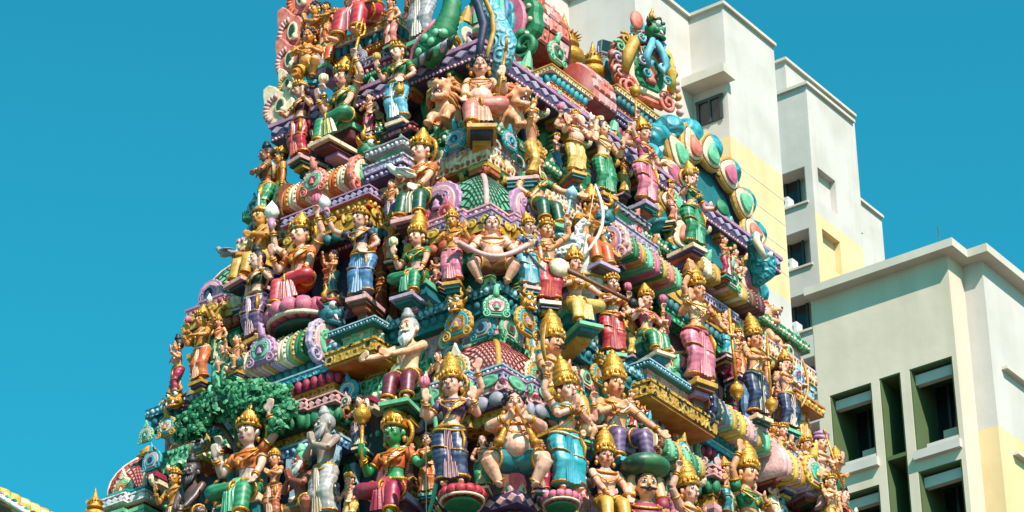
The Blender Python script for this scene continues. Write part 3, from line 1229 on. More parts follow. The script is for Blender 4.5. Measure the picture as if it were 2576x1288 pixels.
def mask(x, y, w, face, label, cols=('green', 'gold'), turn=0, off=.12):
    p = hit(x, y, face, off)
    r = root('guardian_mask', label, 'mask', p, ROT[face] + rad(turn), w * mpp(p), 'carved guardian masks on the tower')
    mask_parts(r, Matrix.Identity(4), cols)
    return r


def lion(x, y, w, face, label, turn=0, off=0.0):
    p = hit(x, y, face, off)
    r = root('lion_statue', label, 'lion', p, ROT[face] + rad(turn), w * mpp(p), 'roaring lions on the tower')
    b = MB()
    b.ell((0, .32, -.45), (.34, .42, .55), 14, 10)
    b.ell((0, .08, .05), (.34, .32, .36), 14, 10)
    b.ell((0, -.20, .08), (.20, .24, .15), 12, 8)
    b.ell((0, -.40, .10), (.13, .08, .09), 9, 7)
    b.tube([(-.16, .0, -.16), (-.13, -.22, -.26), (0, -.32, -.28), (.13, -.22, -.26), (.16, .0, -.16)], [.10, .09, .09, .09, .10], 9)
    for sd in (-1, 1):
        b.ell((sd * .15, -.14, .22), (.10, .10, .07), 8, 6)
        b.tube([(sd * .22, .05, -.55), (sd * .24, -.18, -.8), (sd * .24, -.24, -1.0)], [.16, .12, .10], 9)
        b.ell((sd * .24, -.32, -1.02), (.12, .16, .08), 9, 6)
        b.ell((sd * .26, .06, .34), (.09, .05, .10), 8, 6)
    bo = b.build('body', 'skintan', r)
    REMESH.append((bo, .035))
    for i in range(76):
        a = random.uniform(0, 2 * pi)
        d = random.uniform(-.06, .42)
        q = Vector((cos(a) * .27, d, .05 + sin(a) * .30))
        e = Vector((cos(a) * (.54 + .12 * d), d + .16, .0 + sin(a) * .58 - .14))
        if sin(a) < -.75 and d < .05:
            continue
        MB().tube([q, q.lerp(e, .5) + Vector((0, -.05, .05)), e], [.055, .06, .008], 6).build('mane_lock', random.choice(['orange', 'terracotta', 'amber', 'ochre']), r)
    MB().ell((0, -.14, -.12), (.13, .20, .11), 10, 7).build('mouth', 'maroon', r)
    MB().ell((0, -.24, -.19), (.08, .13, .025), 8, 6).build('tongue', 'pink', r)
    MB().ell((0, -.465, .14), (.06, .035, .04), 8, 6).build('nose', 'maroon', r)
    for sd in (-1, 1):
        e = MB().ell((sd * .13, -.215, .235), (.05, .04, .045), 8, 6).build('eye', 'white', r)
        MB().ell((sd * .13, -.25, .235), (.025, .018, .025), 6, 5).build('pupil', 'black', e)
        for t, z, dz in ((.08, .0, -.09), (.11, -.21, .07)):
            MB().tube([(sd * t, -.36 if z == 0 else -.31, z), (sd * t, -.37 if z == 0 else -.32, z + dz)], [.025, .004], 6).build('tooth', 'white', r)
    return r


def barrel(x, y, rpx, lpx, face, label, bands, ends, off=-.1, ridge=True, gable=None, name='barrel_roof'):
    """barrel-vaulted miniature roof lying along the face; bands are ring colours from left to right"""
    p = hit(x, y, face, off)
    k = mpp(p)
    fs = {'L': .816, 'R': .578}[face]
    rr, l = rpx * k, lpx * k / fs
    r = root(name, label, 'roof', p, ROT[face], 1.0, 'barrel roofs of the small shrines')
    bands = [c for c in bands for _ in (0, 1)]
    bands = [('ochre' if i % 6 == 5 else c) for i, c in enumerate(bands)]
    n = len(bands)

    def sec(xx, s):
        out = []
        for j in range(22):
            t = -.45 + (pi + .9) * j / 21
            out.append(Vector((xx, -rr * s * cos(t), rr * s * (sin(t) * 1.06))))
        return out
    for i, c in enumerate(bands):
        x0, x1 = -l / 2 + l * i / n, -l / 2 + l * (i + 1) / n
        s = 1.0 + (.05 if i % 2 else 0)
        xs = [x0, x0 + (x1 - x0) * .15, (x0 + x1) / 2, x1 - (x1 - x0) * .15, x1]
        MB().rings([sec(xx, s * (.96 if q in (0, 4) else 1.0 + (.02 if q == 2 else 0))) for q, xx in enumerate(xs)]).build('roof_band', c, r)
        if i % 2:
            bd = MB()
            for j in range(15):
                t = -.35 + (pi + .1) * j / 14
                bd.ell((x1, -rr * 1.05 * cos(t), rr * 1.05 * sin(t) * 1.06), rr * .055, 5, 4)
            bd.build('bead_string', ['yellow', 'lightpink', 'ltblue'][i // 2 % 3], r, stuff=True)
    for sd, cols in zip((-1, 1), ends):
        if not cols:
            continue
        xf = Matrix.Translation((sd * (l / 2), 0, rr * .1)) @ Matrix.Rotation(sd * pi / 2, 4, 'Z') @ Matrix.Scale(rr * 2.35, 4)
        nasi_parts(r, xf, cols, cols[6] if len(cols) > 6 else None)
    if gable:
        xf = Matrix.Translation((0, -rr * 1.08, rr * .25)) @ Matrix.Scale(rr * 1.45, 4)
        nasi_parts(r, xf, gable, 'neck')
    if ridge:
        for i in range(3):
            MB().box((l * (i - 1) * .3, 0, rr * 1.12), (rr * .5, rr * .35, rr * .3)).ell((l * (i - 1) * .3, 0, rr * 1.36), (rr * .16, rr * .14, rr * .2), 8, 6).build('ridge_block', 'ochre', r)
    return r


def pot_finial(x, y, hpx, face, label, off=-.5):
    p = hit(x, y, face, off)
    s = hpx * mpp(p) / cos(PITCH)
    r = root('pot_finial', label, 'finial', p, 0, s, 'gilded pot finials')
    MB().lathe([(.17, 0), (.19, .03), (.12, .08), (.10, .11), (.20, .15), (.27, .24), (.25, .33), (.13, .40), (.11, .43)], 18).build('pot', 'gold', r)
    MB().lathe([(.12, .42), (.19, .45), (.19, .49), (.13, .52), (.17, .56), (.15, .60)], 18).build('collar', 'gold', r)
    mb = MB()
    for i in range(18):
        a = i * 2 * pi / 18
        mb.tube([(.16 * cos(a), .16 * sin(a), .58), (.235 * cos(a), .235 * sin(a), .61)], [.02, .003], 5)
    mb.build('spikes', 'gold', r)
    MB().lathe([(.15, .60), (.13, .66), (.075, .72), (.05, .80), (.025, .90), (0, 1.0)], 14).build('spire', 'gold', r)
    return r


# ------------------------------------------------------------------ stacks of mouldings (corner pavilions, small shrines)
def plan_poly(a, b, pr, bay=0.0):
    x0, x1, y0, y1 = -a - pr, pr, -pr, b + pr
    if not bay:
        return [(x0, y0), (x1, y0), (x1, y1), (x0, y1)]
    d = bay
    w, h = x1 - x0, y1 - y0
    return [(x0, y0), (x0 + .30 * w, y0), (x0 + .30 * w, y0 - d), (x0 + .72 * w, y0 - d), (x0 + .72 * w, y0), (x1, y0),
            (x1, y0 + .28 * h), (x1 + d, y0 + .28 * h), (x1 + d, y0 + .70 * h), (x1, y0 + .70 * h), (x1, y1), (x0, y1)]


def edge_pieces(poly, par, mesh, name, z, step, size, depth, lift=0.0):
    n = len(poly)
    for i in range(n):
        p, q = Vector(poly[i]), Vector(poly[(i + 1) % n])
        e = q - p
        L = e.length
        nx, ny = e.y / L, -e.x / L
        if not (ny < -.5 or nx > .5):
            continue
        m = max(1, round(L / step))
        w = L / m
        for k in range(m):
            c = p + e * ((k + .5) / m)
            j = random.uniform(.94, 1.06)
            inst(name, mesh, par, (c.x + nx * lift, c.y + ny * lift, z + random.uniform(-.004, .004)), 0 if ny < -.5 else pi / 2, (w * size[0] * j, depth, size[1] * j))


CARVE = dict(lilac='purple', mauve='lightpink', amber='yellow', teal='ltblue', turq='cream', purple='lilac', navy='turq', maroon='salmon', cream='ochre', ochre='brown', orange='yellow',
             green='mint', dkgreen='green', lightpink='crimson', crimson='lightpink', brown='ochre', blue='ltblue', grey='white', mint='green', terracotta='yellow', red='yellow', black='grey')


def edge_beads(poly, z, r, mat, par, gap=2.5):
    """a row of small carved bosses along the faces that show"""
    mb = MB()
    n = len(poly)
    for i in range(n):
        p, q = Vector(poly[i]), Vector(poly[(i + 1) % n])
        e = q - p
        L = e.length
        nx, ny = e.y / L, -e.x / L
        if not (ny < -.5 or nx > .5):
            continue
        m = max(1, int(L / (r * gap)))
        for k in range(m):
            c = p + e * ((k + .5) / m)
            big = 1.0 if k % 2 else .7
            mb.ell((c.x, c.y, z), (r * big, r * big, r * (1.25 if k % 2 else .7)), 6, 4)
    if mb.v:
        mb.build('carving', mat, par, stuff=True)


def stack_layers(r, p, a, b, layers):
    for ly in layers:
        kind, yt, yb, pr, mt = ly[:5]
        op = ly[5] if len(ly) > 5 else {}
        bay = op.get('bay', 0)
        zt, zb = zfor(yt, p) - p.z, zfor(yb, p) - p.z
        h = zt - zb
        poly = plan_poly(a, b, pr, bay)
        nm = op.get('name', 'moulding')
        if kind == 'slab':
            o = MB().prism(poly, zb, zt).build(nm, mt, r, False)
            if .045 < h < .3 and isinstance(mt, str):
                edge_beads(poly, (zt + zb) / 2 - h * .06, min(h * .26, .03), CARVE.get(mt, 'cream'), o)
            if h > .05:
                MB().prism(plan_poly(a, b, pr + .012, bay), zt - h * .16, zt + .006).build('lip', op.get('lip', mt), o, False)
        elif kind == 'petals':
            o = MB().prism(plan_poly(a, b, pr - .05, bay), zb, zt).build(nm, op.get('back', 'maroon'), r, False)
            edge_pieces(plan_poly(a, b, pr - .045, bay), o, petal_mesh(mt), 'petal', zt, op.get('step', .085), (1.0, h * 1.02), .09)
        elif kind == 'diamond':
            o = MB().prism(poly, zb, zt).build(nm, mt, r, False)
            edge_pieces(poly, o, diamond_mesh(op.get('inlay', 'lilac')), 'inlay', (zt + zb) / 2, op.get('step', .12), (1.0, h * .9), .010)
            MB().prism(plan_poly(a, b, pr + .014, bay), zt - h * .10, zt + .006).build('lip', op.get('lip', op.get('inlay', 'lilac')), o, False)
            MB().prism(plan_poly(a, b, pr + .012, bay), zb - .004, zb + h * .14).build('lip', op.get('lip', op.get('inlay', 'lilac')), o, False)
        elif kind == 'medal':
            o = MB().prism(poly, zb, zt).build(nm, mt, r, False)
            d = op.get('d', .14)
            edge_pieces(poly, o, disc_mesh(op.get('inlay', 'cream')), 'medallion', zt + d * .25, op.get('step', .2), (.68, d), .035)
        elif kind == 'dome':
            cx, cy = -a / 2, b / 2
            zt = zfor(yt, p - DL * cx + DR * cy) - p.z
            h = zt - zb
            hx, hy = a / 2 + pr, b / 2 + pr
            prof = [(0, .97), (.12, 1.03), (.28, 1.04), (.45, .97), (.62, .82), (.78, .60), (.90, .36), (.97, .20), (1, .10)]

            def dp(t, u):
                for q0, q1 in zip(prof, prof[1:]):
                    if q0[0] <= t <= q1[0]:
                        f = (t - q0[0]) / (q1[0] - q0[0])
                        kk = q0[1] + (q1[1] - q0[1]) * f
                        break
                th = u * 2 * pi
                cs, sn = cos(th), sin(th)
                e = .45
                return Vector((cx + hx * kk * math.copysign(abs(cs) ** e, cs), cy + hy * kk * math.copysign(abs(sn) ** e, sn), zb + h * t))
            o = MB().rings([[dp(t, j / 32) for j in range(32)] for t, _ in prof]).build('dome', mt, r)
            lat = MB()
            nl = op.get('nl', 44)
            for j in range(nl):
                for sg in (1, -1):
                    pts = [dp(t, (j / nl + sg * t * .16) % 1.0) for t in (0, .15, .3, .45, .6, .75, .88)]
                    pts = [Vector((cx + (q.x - cx) * 1.012, cy + (q.y - cy) * 1.012, q.z + .002)) for q in pts]
                    lat.tube(pts, .0075, 4)
            lat.build('lattice', op.get('lat', 'dkgreen'), o, stuff=True)
            for u in (.875, .625, .125):
                MB().tube([dp(t, u) for t in (0, .15, .3, .45, .6, .75, .9, .97)], .03, 7).build('rib', op.get('rib', 'pink'), o)
            ts = MB().lathe([(.12, 0), (.14, .02), (.09, .05), (.11, .07), (.07, .10), (.05, .13), (0, .14)], 8, (cx, cy, zt - .02))
            ts.build('finial', 'ochre', o)
            if op.get('gab'):
                g = op['gab']
                s = h * op.get('gs', .8)
                for loc, rz in (((cx, cy - hy * 1.04, zb + s * .42), 0), ((cx + hx * 1.04, cy, zb + s * .42), pi / 2)):
                    if op.get('ears'):
                        continue
                    nasi_parts(r, Matrix.Translation(loc) @ Matrix.Rotation(rz, 4, 'Z') @ Matrix.Scale(s, 4), g, op.get('fin'))
                s *= 1.25
                for loc, rz in (((cx - hx * .55, cy - hy * 1.03, zb + s * .40), 0), ((cx + hx * 1.03, cy + hy * .55, zb + s * .40), pi / 2)):
                    if op.get('ears'):
                        nasi_parts(r, Matrix.Translation(loc) @ Matrix.Rotation(rz, 4, 'Z') @ Matrix.Scale(s * .8, 4), op['ears'], None, False)
        elif kind == 'pillars':
            rr = op.get('r', .06)
            MB().prism(plan_poly(a, b, pr - .16), zb, zt).build('inner_wall', op.get('back', 'navy'), r, False)
            for cx, cy in ((-.02, .02), (-a * .5, .02), (-a + .02, .02), (-.02, b * .5), (-.02, b - .02)):
                c = (cx + (pr if cx > -.1 else 0), cy - (pr if cy < .1 else 0), 0)
                o = MB().lathe([(rr * 1.4, zb), (rr * 1.4, zb + h * .08), (rr, zb + h * .1), (rr * .9, zb + h * .7), (rr * 1.3, zb + h * .76), (rr, zb + h * .8), (rr * 1.6, zb + h * .9), (rr * 1.6, zt)], 4, c, Matrix.Rotation(pi / 4, 3, 'Z')).build('pillar', mt, r, False)
                for t in (.3, .4, .5, .6):
                    MB().lathe([(rr * 1.0, zb + h * t), (rr * 1.18, zb + h * (t + .02)), (rr * 1.0, zb + h * (t + .04))], 4, c, Matrix.Rotation(pi / 4, 3, 'Z')).build('pillar_ring', op.get('ring', 'white'), o)


def stack(label, x, y, a, b, layers, face='C', off=0.0, name='small_shrine', cat='shrine', group='small shrines stepped up the tower'):
    p = hit(x, y, face, off)
    r = root(name, label, cat, p, ROT_T, 1.0, group)
    stack_layers(r, p, a, b, layers)
    return r


# ------------------------------------------------------------------ the tower
TOWER = root('temple_tower', 'tall stepped temple gateway tower covered in painted plaster carving', 'tower', Vector((corner(0).x, corner(0).y, 0)), ROT_T)
T_INV = (Matrix.Translation(TOWER.location) @ Matrix.Rotation(ROT_T, 4, 'Z')).inverted()


def wl(z):
    return 4.12 + 2 * KR * (Z0 - z)


def wr(z):
    return 7.25 + 2 * KL * (Z0 - z)


def tier_poly(zref, o):
    c = T_INV @ corner(zref)
    a, b = wl(zref), wr(zref)
    return [(c.x - a - o, c.y - o), (c.x + o, c.y - o), (c.x + o, c.y + b + o), (c.x - a - o, c.y + b + o)]


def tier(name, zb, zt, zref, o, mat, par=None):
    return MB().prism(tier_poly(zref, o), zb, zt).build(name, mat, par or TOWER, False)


ZL = {k: zridge(k) for k in (-260, -120, 118, 150, 293, 312, 350, 385, 715, 733, 760, 815, 862, 1236, 1262, 1300)}
tier('base_wall', 0, ZL[1300], ZL[1262], -.12, 'dkgreen')
w4 = tier('ledge', ZL[1262], ZL[1236], ZL[1262], .0, 'purple')
edge_pieces(tier_poly(ZL[1262], .002), w4, diamond_mesh('lightpink'), 'inlay', (ZL[1262] + ZL[1236]) / 2, .12, (1, .09), .012)
c4 = tier('cornice', ZL[1300], ZL[1262], ZL[1262], -.10, 'maroon')
edge_pieces(tier_poly(ZL[1262], -.09), c4, petal_mesh('purple'), 'petal', ZL[1262] - .004, .14, (1, .18), .10)
tier('recess_wall', ZL[1236], ZL[862], ZL[862], -.42, 'shade')  # recess walls: the dark of the gaps is put into their colour
tier('recess_wall', ZL[862] - .5, ZL[862], ZL[862], -.30, 'shadegreen')
s2 = tier('slab', ZL[862], ZL[815], ZL[760], -.05, M_scroll('mint', 'green', 13, 1.35))
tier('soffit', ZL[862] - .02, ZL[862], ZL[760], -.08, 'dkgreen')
tier('frieze', ZL[815], ZL[760], ZL[760], -.16, M_scroll('lightpink', 'mauve', 13, 1.35))
c2 = tier('cornice', ZL[760], ZL[733], ZL[733], -.02, 'teal')
edge_pieces(tier_poly(ZL[733], -.03), c2, petal_mesh('teal'), 'petal', ZL[733], .10, (1, .10), .09)
tier('ledge', ZL[733], ZL[715], ZL[715], .05, M_scroll('teal', 'ltblue', 13, 1.35))
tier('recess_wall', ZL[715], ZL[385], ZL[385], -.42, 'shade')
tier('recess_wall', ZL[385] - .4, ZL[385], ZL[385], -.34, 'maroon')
tier('slab', ZL[385], ZL[350], ZL[350], -.03, M_scroll('cream', 'ochre', 13, 1.35))
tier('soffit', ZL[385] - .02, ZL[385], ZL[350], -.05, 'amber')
tier('frieze', ZL[350], ZL[312], ZL[350], -.15, M_scroll('lightpink', 'lilac', 13, 1.35))
tier('ledge', ZL[312], ZL[293], ZL[293], .02, M_scroll('green', 'mint', 13, 1.35))
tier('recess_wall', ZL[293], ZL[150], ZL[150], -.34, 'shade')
c0 = tier('cornice', ZL[150], ZL[118], ZL[118], .10, 'purple')
edge_pieces(tier_poly(ZL[118], .102), c0, diamond_mesh('lilac'), 'inlay', (ZL[150] + ZL[118]) / 2 + .02, .17, (1, .10), .014)
l0 = tier('ledge', ZL[118] - .03, ZL[118] + .012, ZL[118], .125, 'mauve')
tier('roof_wall', ZL[118], ZL[118] + .75, ZL[118], -.45, 'maroon')

for zz, zr_, oo, rr_, cc in ((ZL[733] + (ZL[715] - ZL[733]) * .5, ZL[715], .05, .026, 'ltblue'), (ZL[862] + .05, ZL[760], -.05, .03, 'cream'), (ZL[815] - .04, ZL[760], -.05, .026, 'green'),
                             (ZL[312] + .04, ZL[293], .02, .024, 'cream'), (ZL[350] - .03, ZL[350], -.03, .022, 'mauve'), (ZL[385] + .04, ZL[350], -.03, .026, 'terracotta'),
                             (ZL[150] + .018, ZL[118], .10, .018, 'lightpink'), (ZL[862] - .1, ZL[862], -.30, .03, 'ochre'), (ZL[385] - .1, ZL[385], -.34, .03, 'ochre'),
                             (ZL[862] - .3, ZL[862], -.30, .03, 'mint'), (ZL[385] - .28, ZL[385], -.34, .03, 'salmon')):
    edge_beads(tier_poly(zr_, oo), zz, rr_, cc, s2)
# pilasters on the recess walls and small gables along the friezes
def small_gable(cols):
    return multi('small_gable', [
        (MB().plate(arch_poly(.5, scal=.07, lob=6, n=24), .06, -.05, .05), cols[0]),
        (MB().plate(arch_poly(.38, n=20), -.04, -.09, .04), cols[1]),
        (MB().plate(arch_poly(.26, n=20), -.08, -.13, .04), cols[2]),
        (MB().plate(arch_poly(.14, -90, 270, 16), -.12, -.15, .1), cols[3]),
        (MB().tube(*spiral((-.40, -.32), .16, 1.4, -1, 16, -.08, pi / 2), 6), cols[0]),
        (MB().tube(*spiral((.40, -.32), .16, 1.4, 1, 16, -.08, pi / 2), 6), cols[0]),
        (MB().tube([(0, 0, .42), (0, -.05, .62), (0, -.1, .82)], [.14, .10, .02], 7), cols[0])])


def along(par, zref, o, z, meshes, name, step, size, start=.3):
    c = T_INV @ corner(zref)
    a, b = wl(zref), wr(zref)
    k = 0
    t = start
    while t < a - .1:
        inst(name, meshes[k % len(meshes)], par, (c.x - t, c.y - o, z), 0, (size, size, size))
        t += step
        k += 1
    t = start
    while t < b - .1:
        inst(name, meshes[k % len(meshes)], par, (c.x + o, c.y + t, z), pi / 2, (size, size, size))
        t += step
        k += 1


G1 = [small_gable(q) for q in (('turq', 'lightpink', 'skyblue', 'navy'), ('salmon', 'cream', 'mint', 'maroon'), ('mint', 'lightpink', 'green', 'maroon'), ('ochre', 'turq', 'cream', 'purple'))]
along(s2, ZL[760], -.13, (ZL[815] + ZL[760]) / 2 + .02, G1, 'small_gable', .42, .26)
along(s2, ZL[815], -.02, ZL[838 if 838 in ZL else 815] - .12, [G1[0], G1[3]], 'small_gable', .62, .24, .6)
along(c0, ZL[350], -.12, (ZL[350] + ZL[312]) / 2, [G1[1], G1[2]], 'small_gable', .40, .20)
along(c0, ZL[118], -.40, ZL[118] + .40, [G1[2], G1[3], G1[0]], 'small_gable', .55, .5)


def pil_mesh(c, ring, h):
    return multi('pilaster', [
        (MB().lathe([(.07, 0), (.075, .06), (.05, .08), (.046, .62 * h), (.065, .68 * h), (.05, .74 * h), (.085, .9 * h), (.085, h)], 9), c),
        (MB().lathe([(.052, .3 * h), (.064, .33 * h), (.052, .36 * h)], 9), ring),
        (MB().lathe([(.052, .42 * h), (.064, .45 * h), (.052, .48 * h)], 9), ring)])


along(s2, ZL[862], -.36, ZL[1236], [pil_mesh('teal', 'ochre', ZL[862] - ZL[1236]), pil_mesh('maroon', 'cream', ZL[862] - ZL[1236]), pil_mesh('green', 'ochre', ZL[862] - ZL[1236])], 'pilaster', .36, 1.0)
along(c2, ZL[385], -.36, ZL[715], [pil_mesh('green', 'ochre', ZL[385] - ZL[715]), pil_mesh('blue', 'cream', ZL[385] - ZL[715]), pil_mesh('terracotta', 'ochre', ZL[385] - ZL[715])], 'pilaster', .33, 1.0)
along(c0, ZL[150], -.30, ZL[293], [pil_mesh('green', 'ochre', ZL[150] - ZL[293]), pil_mesh('purple', 'lilac', ZL[150] - ZL[293])], 'pilaster', .30, 1.0)

# leaf-shaped antefixes standing on the ledges, scroll brackets hanging under the slabs
def antefix(c, e):
    return multi('antefix', [(MB().plate([(-.4, 0), (-.5, .3), (-.28, .7), (0, 1.1), (.28, .7), (.5, .3), (.4, 0)], .15, -.12, .15, (0, .4)), c),
                             (MB().ell((0, -.12, .42), (.17, .1, .24), 7, 5), e)])


def bracket(c, e):
    return multi('bracket', [(MB().bbox((-.4, -1.0, -.35), (.4, .6, 0)), c), (MB().bbox((-.32, -.6, -.75), (.32, .6, -.352)), e),
                             (MB().tube(*[[Vector((.0, p.x * 1.0 - .7, p.z - .5)) for p in spiral((0, 0), .42, 1.3, 1, 14, 0)[0]], [.2] * 14], 6), e)])


AF = [antefix(*q) for q in (('lightpink', 'green'), ('cream', 'terracotta'), ('mint', 'crimson'), ('ochre', 'teal'))]
BR = [bracket(*q) for q in (('ochre', 'terracotta'), ('green', 'ochre'), ('crimson', 'cream'))]
along(c2, ZL[715], -.01, ZL[715] + .002, AF, 'antefix', .24, .10, .12)
along(c0, ZL[293], -.03, ZL[293] + .002, AF[1:] + AF[:1], 'antefix', .22, .09, .1)
along(c0, ZL[118], .06, ZL[118] + .014, AF, 'antefix', .21, .11, .1)
along(w4, ZL[1262], -.03, ZL[1236] + .002, AF, 'antefix', .26, .10, .12)
along(s2, ZL[862], -.20, ZL[862] - .022, BR, 'bracket', .30, .15, .15)
along(c2, ZL[385], -.22, ZL[385] - .022, BR, 'bracket', .28, .13, .12)
along(c0, ZL[150], -.10, ZL[150] - .002, BR, 'bracket', .26, .12, .12)

# ------------------------------------------------------------------ flats behind
def wall_mat(name, c, streak=.35, rough=.85):
    m, nt, b = new_mat(name)
    tc = nd(nt, 'ShaderNodeTexCoord')
    mp = nd(nt, 'ShaderNodeMapping')
    mp.inputs['Scale'].default_value = (1.0, 1.0, 0.07)
    nt.links.new(tc.outputs['Object'], mp.inputs[0])
    n = nd(nt, 'ShaderNodeTexNoise')
    n.inputs['Scale'].default_value = 1.3
    n.inputs['Detail'].default_value = 7
    nt.links.new(mp.outputs[0], n.inputs['Vector'])
    n2 = nd(nt, 'ShaderNodeTexNoise')
    n2.inputs['Scale'].default_value = .5
    n2.inputs['Detail'].default_value = 8
    nt.links.new(tc.outputs['Object'], n2.inputs['Vector'])
    base = lin(c)
    dirty = (base[0] * .70, base[1] * .69, base[2] * .62, 1)
    f = ramp(nt, n.outputs['Fac'], .45, .75)
    col = mixcol(nt, f, base, mixcol(nt, streak, base, dirty))
    col = mixcol(nt, ramp(nt, n2.outputs['Fac'], .4, .7), col, mixcol(nt, .5, col, dirty))
    nt.links.new(col, b.inputs['Base Color'])
    b.inputs['Roughness'].default_value = rough
    bp = nd(nt, 'ShaderNodeBump')
    bp.inputs['Strength'].default_value = .25
    bp.inputs['Distance'].default_value = .05
    n3 = nd(nt, 'ShaderNodeTexNoise')
    n3.inputs['Scale'].default_value = 1.6
    n3.inputs['Detail'].default_value = 10
    nt.links.new(tc.outputs['Object'], n3.inputs['Vector'])
    nt.links.new(n3.outputs['Fac'], bp.inputs['Height'])
    nt.links.new(bp.outputs[0], b.inputs['Normal'])
    return m


W_WHITE = wall_mat('render_white', (190, 182, 175))
W_YEL = wall_mat('render_yellow', (214, 186, 140))
W_GREEN = wall_mat('render_pale_green', (202, 187, 168), .6)
W_JAMB = wall_mat('render_shaded_green', (74, 92, 54), .3)  # jamb green darkened: shade inside the window bays is put into it
W_CAP = wall_mat('coping', (196, 187, 174), .5)
m, nt, b = new_mat('window_glass')
b.inputs['Base Color'].default_value = (.012, .016, .018, 1)
b.inputs['Roughness'].default_value = .12
GLASS = m
m, nt, b = new_mat('window_frame')
b.inputs['Base Color'].default_value = (.03, .04, .04, 1)
b.inputs['Roughness'].default_value = .5
FRAME = m


def hp_(x, y, n, pt):
    d = ray(x, y)
    return CAM + d * ((pt - CAM).dot(n) / d.dot(n))


class Block:
    """building set out in the street grid: u to the right along left faces, v back along right faces"""
    def __init__(self, kx, ky, slant, label, name='apartment_block'):
        self.K = CAM + ray(kx, ky) * slant
        self.r = root(name, label, 'building', Vector((self.K.x, self.K.y, 0)), ROT_T, 1.0, None)
        self.inv = (Matrix.Translation(self.r.location) @ Matrix.Rotation(ROT_T, 4, 'Z')).inverted()
        self.zr = self.K.z

    def on(self, x, y, face, pt=None):
        """pixel on the vertical face of that kind through local point pt"""
        w = self.K if pt is None else self.inv.inverted() @ Vector((pt[0], pt[1], 0))
        return self.inv @ hp_(x, y, NL if face == 'L' else NR, w)

    def prism(self, poly, z0, z1, mat, name):
        return MB().prism(poly, z0, z1).build(name, mat, self.r, False)

    def cap(self, chain, z, th=.16, pr=.16, back=.5):
        """coping along the visible roof edge"""
        for i, (p, q) in enumerate(zip(chain, chain[1:])):
            mb = MB()
            if abs(p[1] - q[1]) < .01:
                mb.bbox((min(p[0], q[0]) - .0, p[1] - pr, z - .12), (max(p[0], q[0]) + pr, p[1] + back, z + th - .12))
            else:
                mb.bbox((p[0] - back, min(p[1], q[1]) + back + .002, z - .122), (p[0] + pr + .002, max(p[1], q[1]) + .0, z + th - .123))
            mb.build('coping', W_CAP, self.r, False)


def opening(B, u0, u1, z0, z1, v, depth, jamb=None, glass=True, mull=2, drop=0.0, back=None):
    """things inside an opening in a left face at local v: jamb lining, window pane, frame bars"""
    r = B.r
    j = jamb or W_WHITE
    t = .04
    w = MB()
    w.bbox((u0 - .01, v + .02, z0), (u0 + t, v + depth, z1))
    w.bbox((u1 - t, v + .02, z0), (u1 + .01, v + depth, z1))
    w.bbox((u0 + t, v + .02, z1 - t), (u1 - t, v + depth, z1 + .01))
    w.bbox((u0 + t, v + .02, z0 - .01), (u1 - t, v + depth, z0 + t))
    o = w.build('window_recess', j, r, False)
    if glass:
        zz = z1 - drop
        MB().bbox((u0 + t, v + depth - .06, z0 + t), (u1 - t, v + depth - .02, z1 - t)).build('pane', GLASS, o, False)
        for k in range(mull + 1):
            x = u0 + t + (u1 - u0 - 2 * t) * k / mull
            MB().bbox((x - .035, v + depth - .12, z0 + t), (x + .035, v + depth - .05, z1 - t)).build('window_bar', FRAME, o, False)
        MB().bbox((u0 + t, v + depth - .13, z0 + t + .002), (u1 - t, v + depth - .055, z0 + t + .08)).build('window_bar', FRAME, o, False)
    else:
        MB().bbox((u0 + t, v + depth - .04, z0 + t), (u1 - t, v + depth, z1 - t)).build('back_wall', back or j, o, False)
    return o


def holed_wall(B, u0, u1, z0, z1, v, holes, mat, th=.3, axis='L'):
    us = sorted(set([u0, u1] + [h[0] for h in holes] + [h[1] for h in holes]))
    zs = sorted(set([z0, z1] + [h[2] for h in holes] + [h[3] for h in holes]))
    mb = MB()
    for a, b_ in zip(us, us[1:]):
        for c, d in zip(zs, zs[1:]):
            mu, mz = (a + b_) / 2, (c + d) / 2
            if any(h[0] < mu < h[1] and h[2] < mz < h[3] for h in holes):
                continue
            if axis == 'L':
                mb.add([(a, v, c), (b_, v, c), (b_, v, d), (a, v, d)], [(0, 1, 2, 3)])
            else:
                mb.add([(v, a, c), (v, b_, c), (v, b_, d), (v, a, d)], [(0, 1, 2, 3)])
    for h in holes:
        a, b_, c, d = h
        for q in ([(a, c), (b_, c)], [(b_, c), (b_, d)], [(b_, d), (a, d)], [(a, d), (a, c)]):
            if axis == 'L':
                mb.add([(q[0][0], v, q[0][1]), (q[1][0], v, q[1][1]), (q[1][0], v + th, q[1][1]), (q[0][0], v + th, q[0][1])], [(0, 1, 2, 3)])
            else:
                mb.add([(v, q[0][0], q[0][1]), (v, q[1][0], q[1][1]), (v - th, q[1][0], q[1][1]), (v - th, q[0][0], q[0][1])], [(0, 1, 2, 3)])
    return mb.build('wall', mat, B.r, False)


# tall block in the middle
B1 = Block(1817, 8, 150, 'tall white and yellow apartment block right behind the tower top')
A_ = B1.on(1732, 48, 'L')
Bp = B1.on(1594, -65, 'R', A_)
Cp = B1.on(1430, 0, 'L', Bp)
Dp = B1.on(1330, -75, 'R', Cp)
Ep = B1.on(1947, 133, 'R')
zr = B1.zr
foot = [(Dp.x - 3, Dp.y), (Dp.x, Dp.y), (Cp.x, Cp.y), (Bp.x, Bp.y), (A_.x, A_.y), (0, 0), (0, Ep.y), (Dp.x - 3, Ep.y)]
zy1 = B1.on(1836, 340, 'R').z
zy2 = B1.on(1975, 752, 'R').z
B1.prism(foot, zy1, zr, W_WHITE, 'wall')
B1.prism(foot, zy2, zy1, W_YEL, 'wall')
B1.prism(foot, 0, zy2, W_WHITE, 'wall')
B1.cap([(Bp.x, Bp.y), (A_.x, A_.y), (0, 0), (0, Ep.y)], zr)
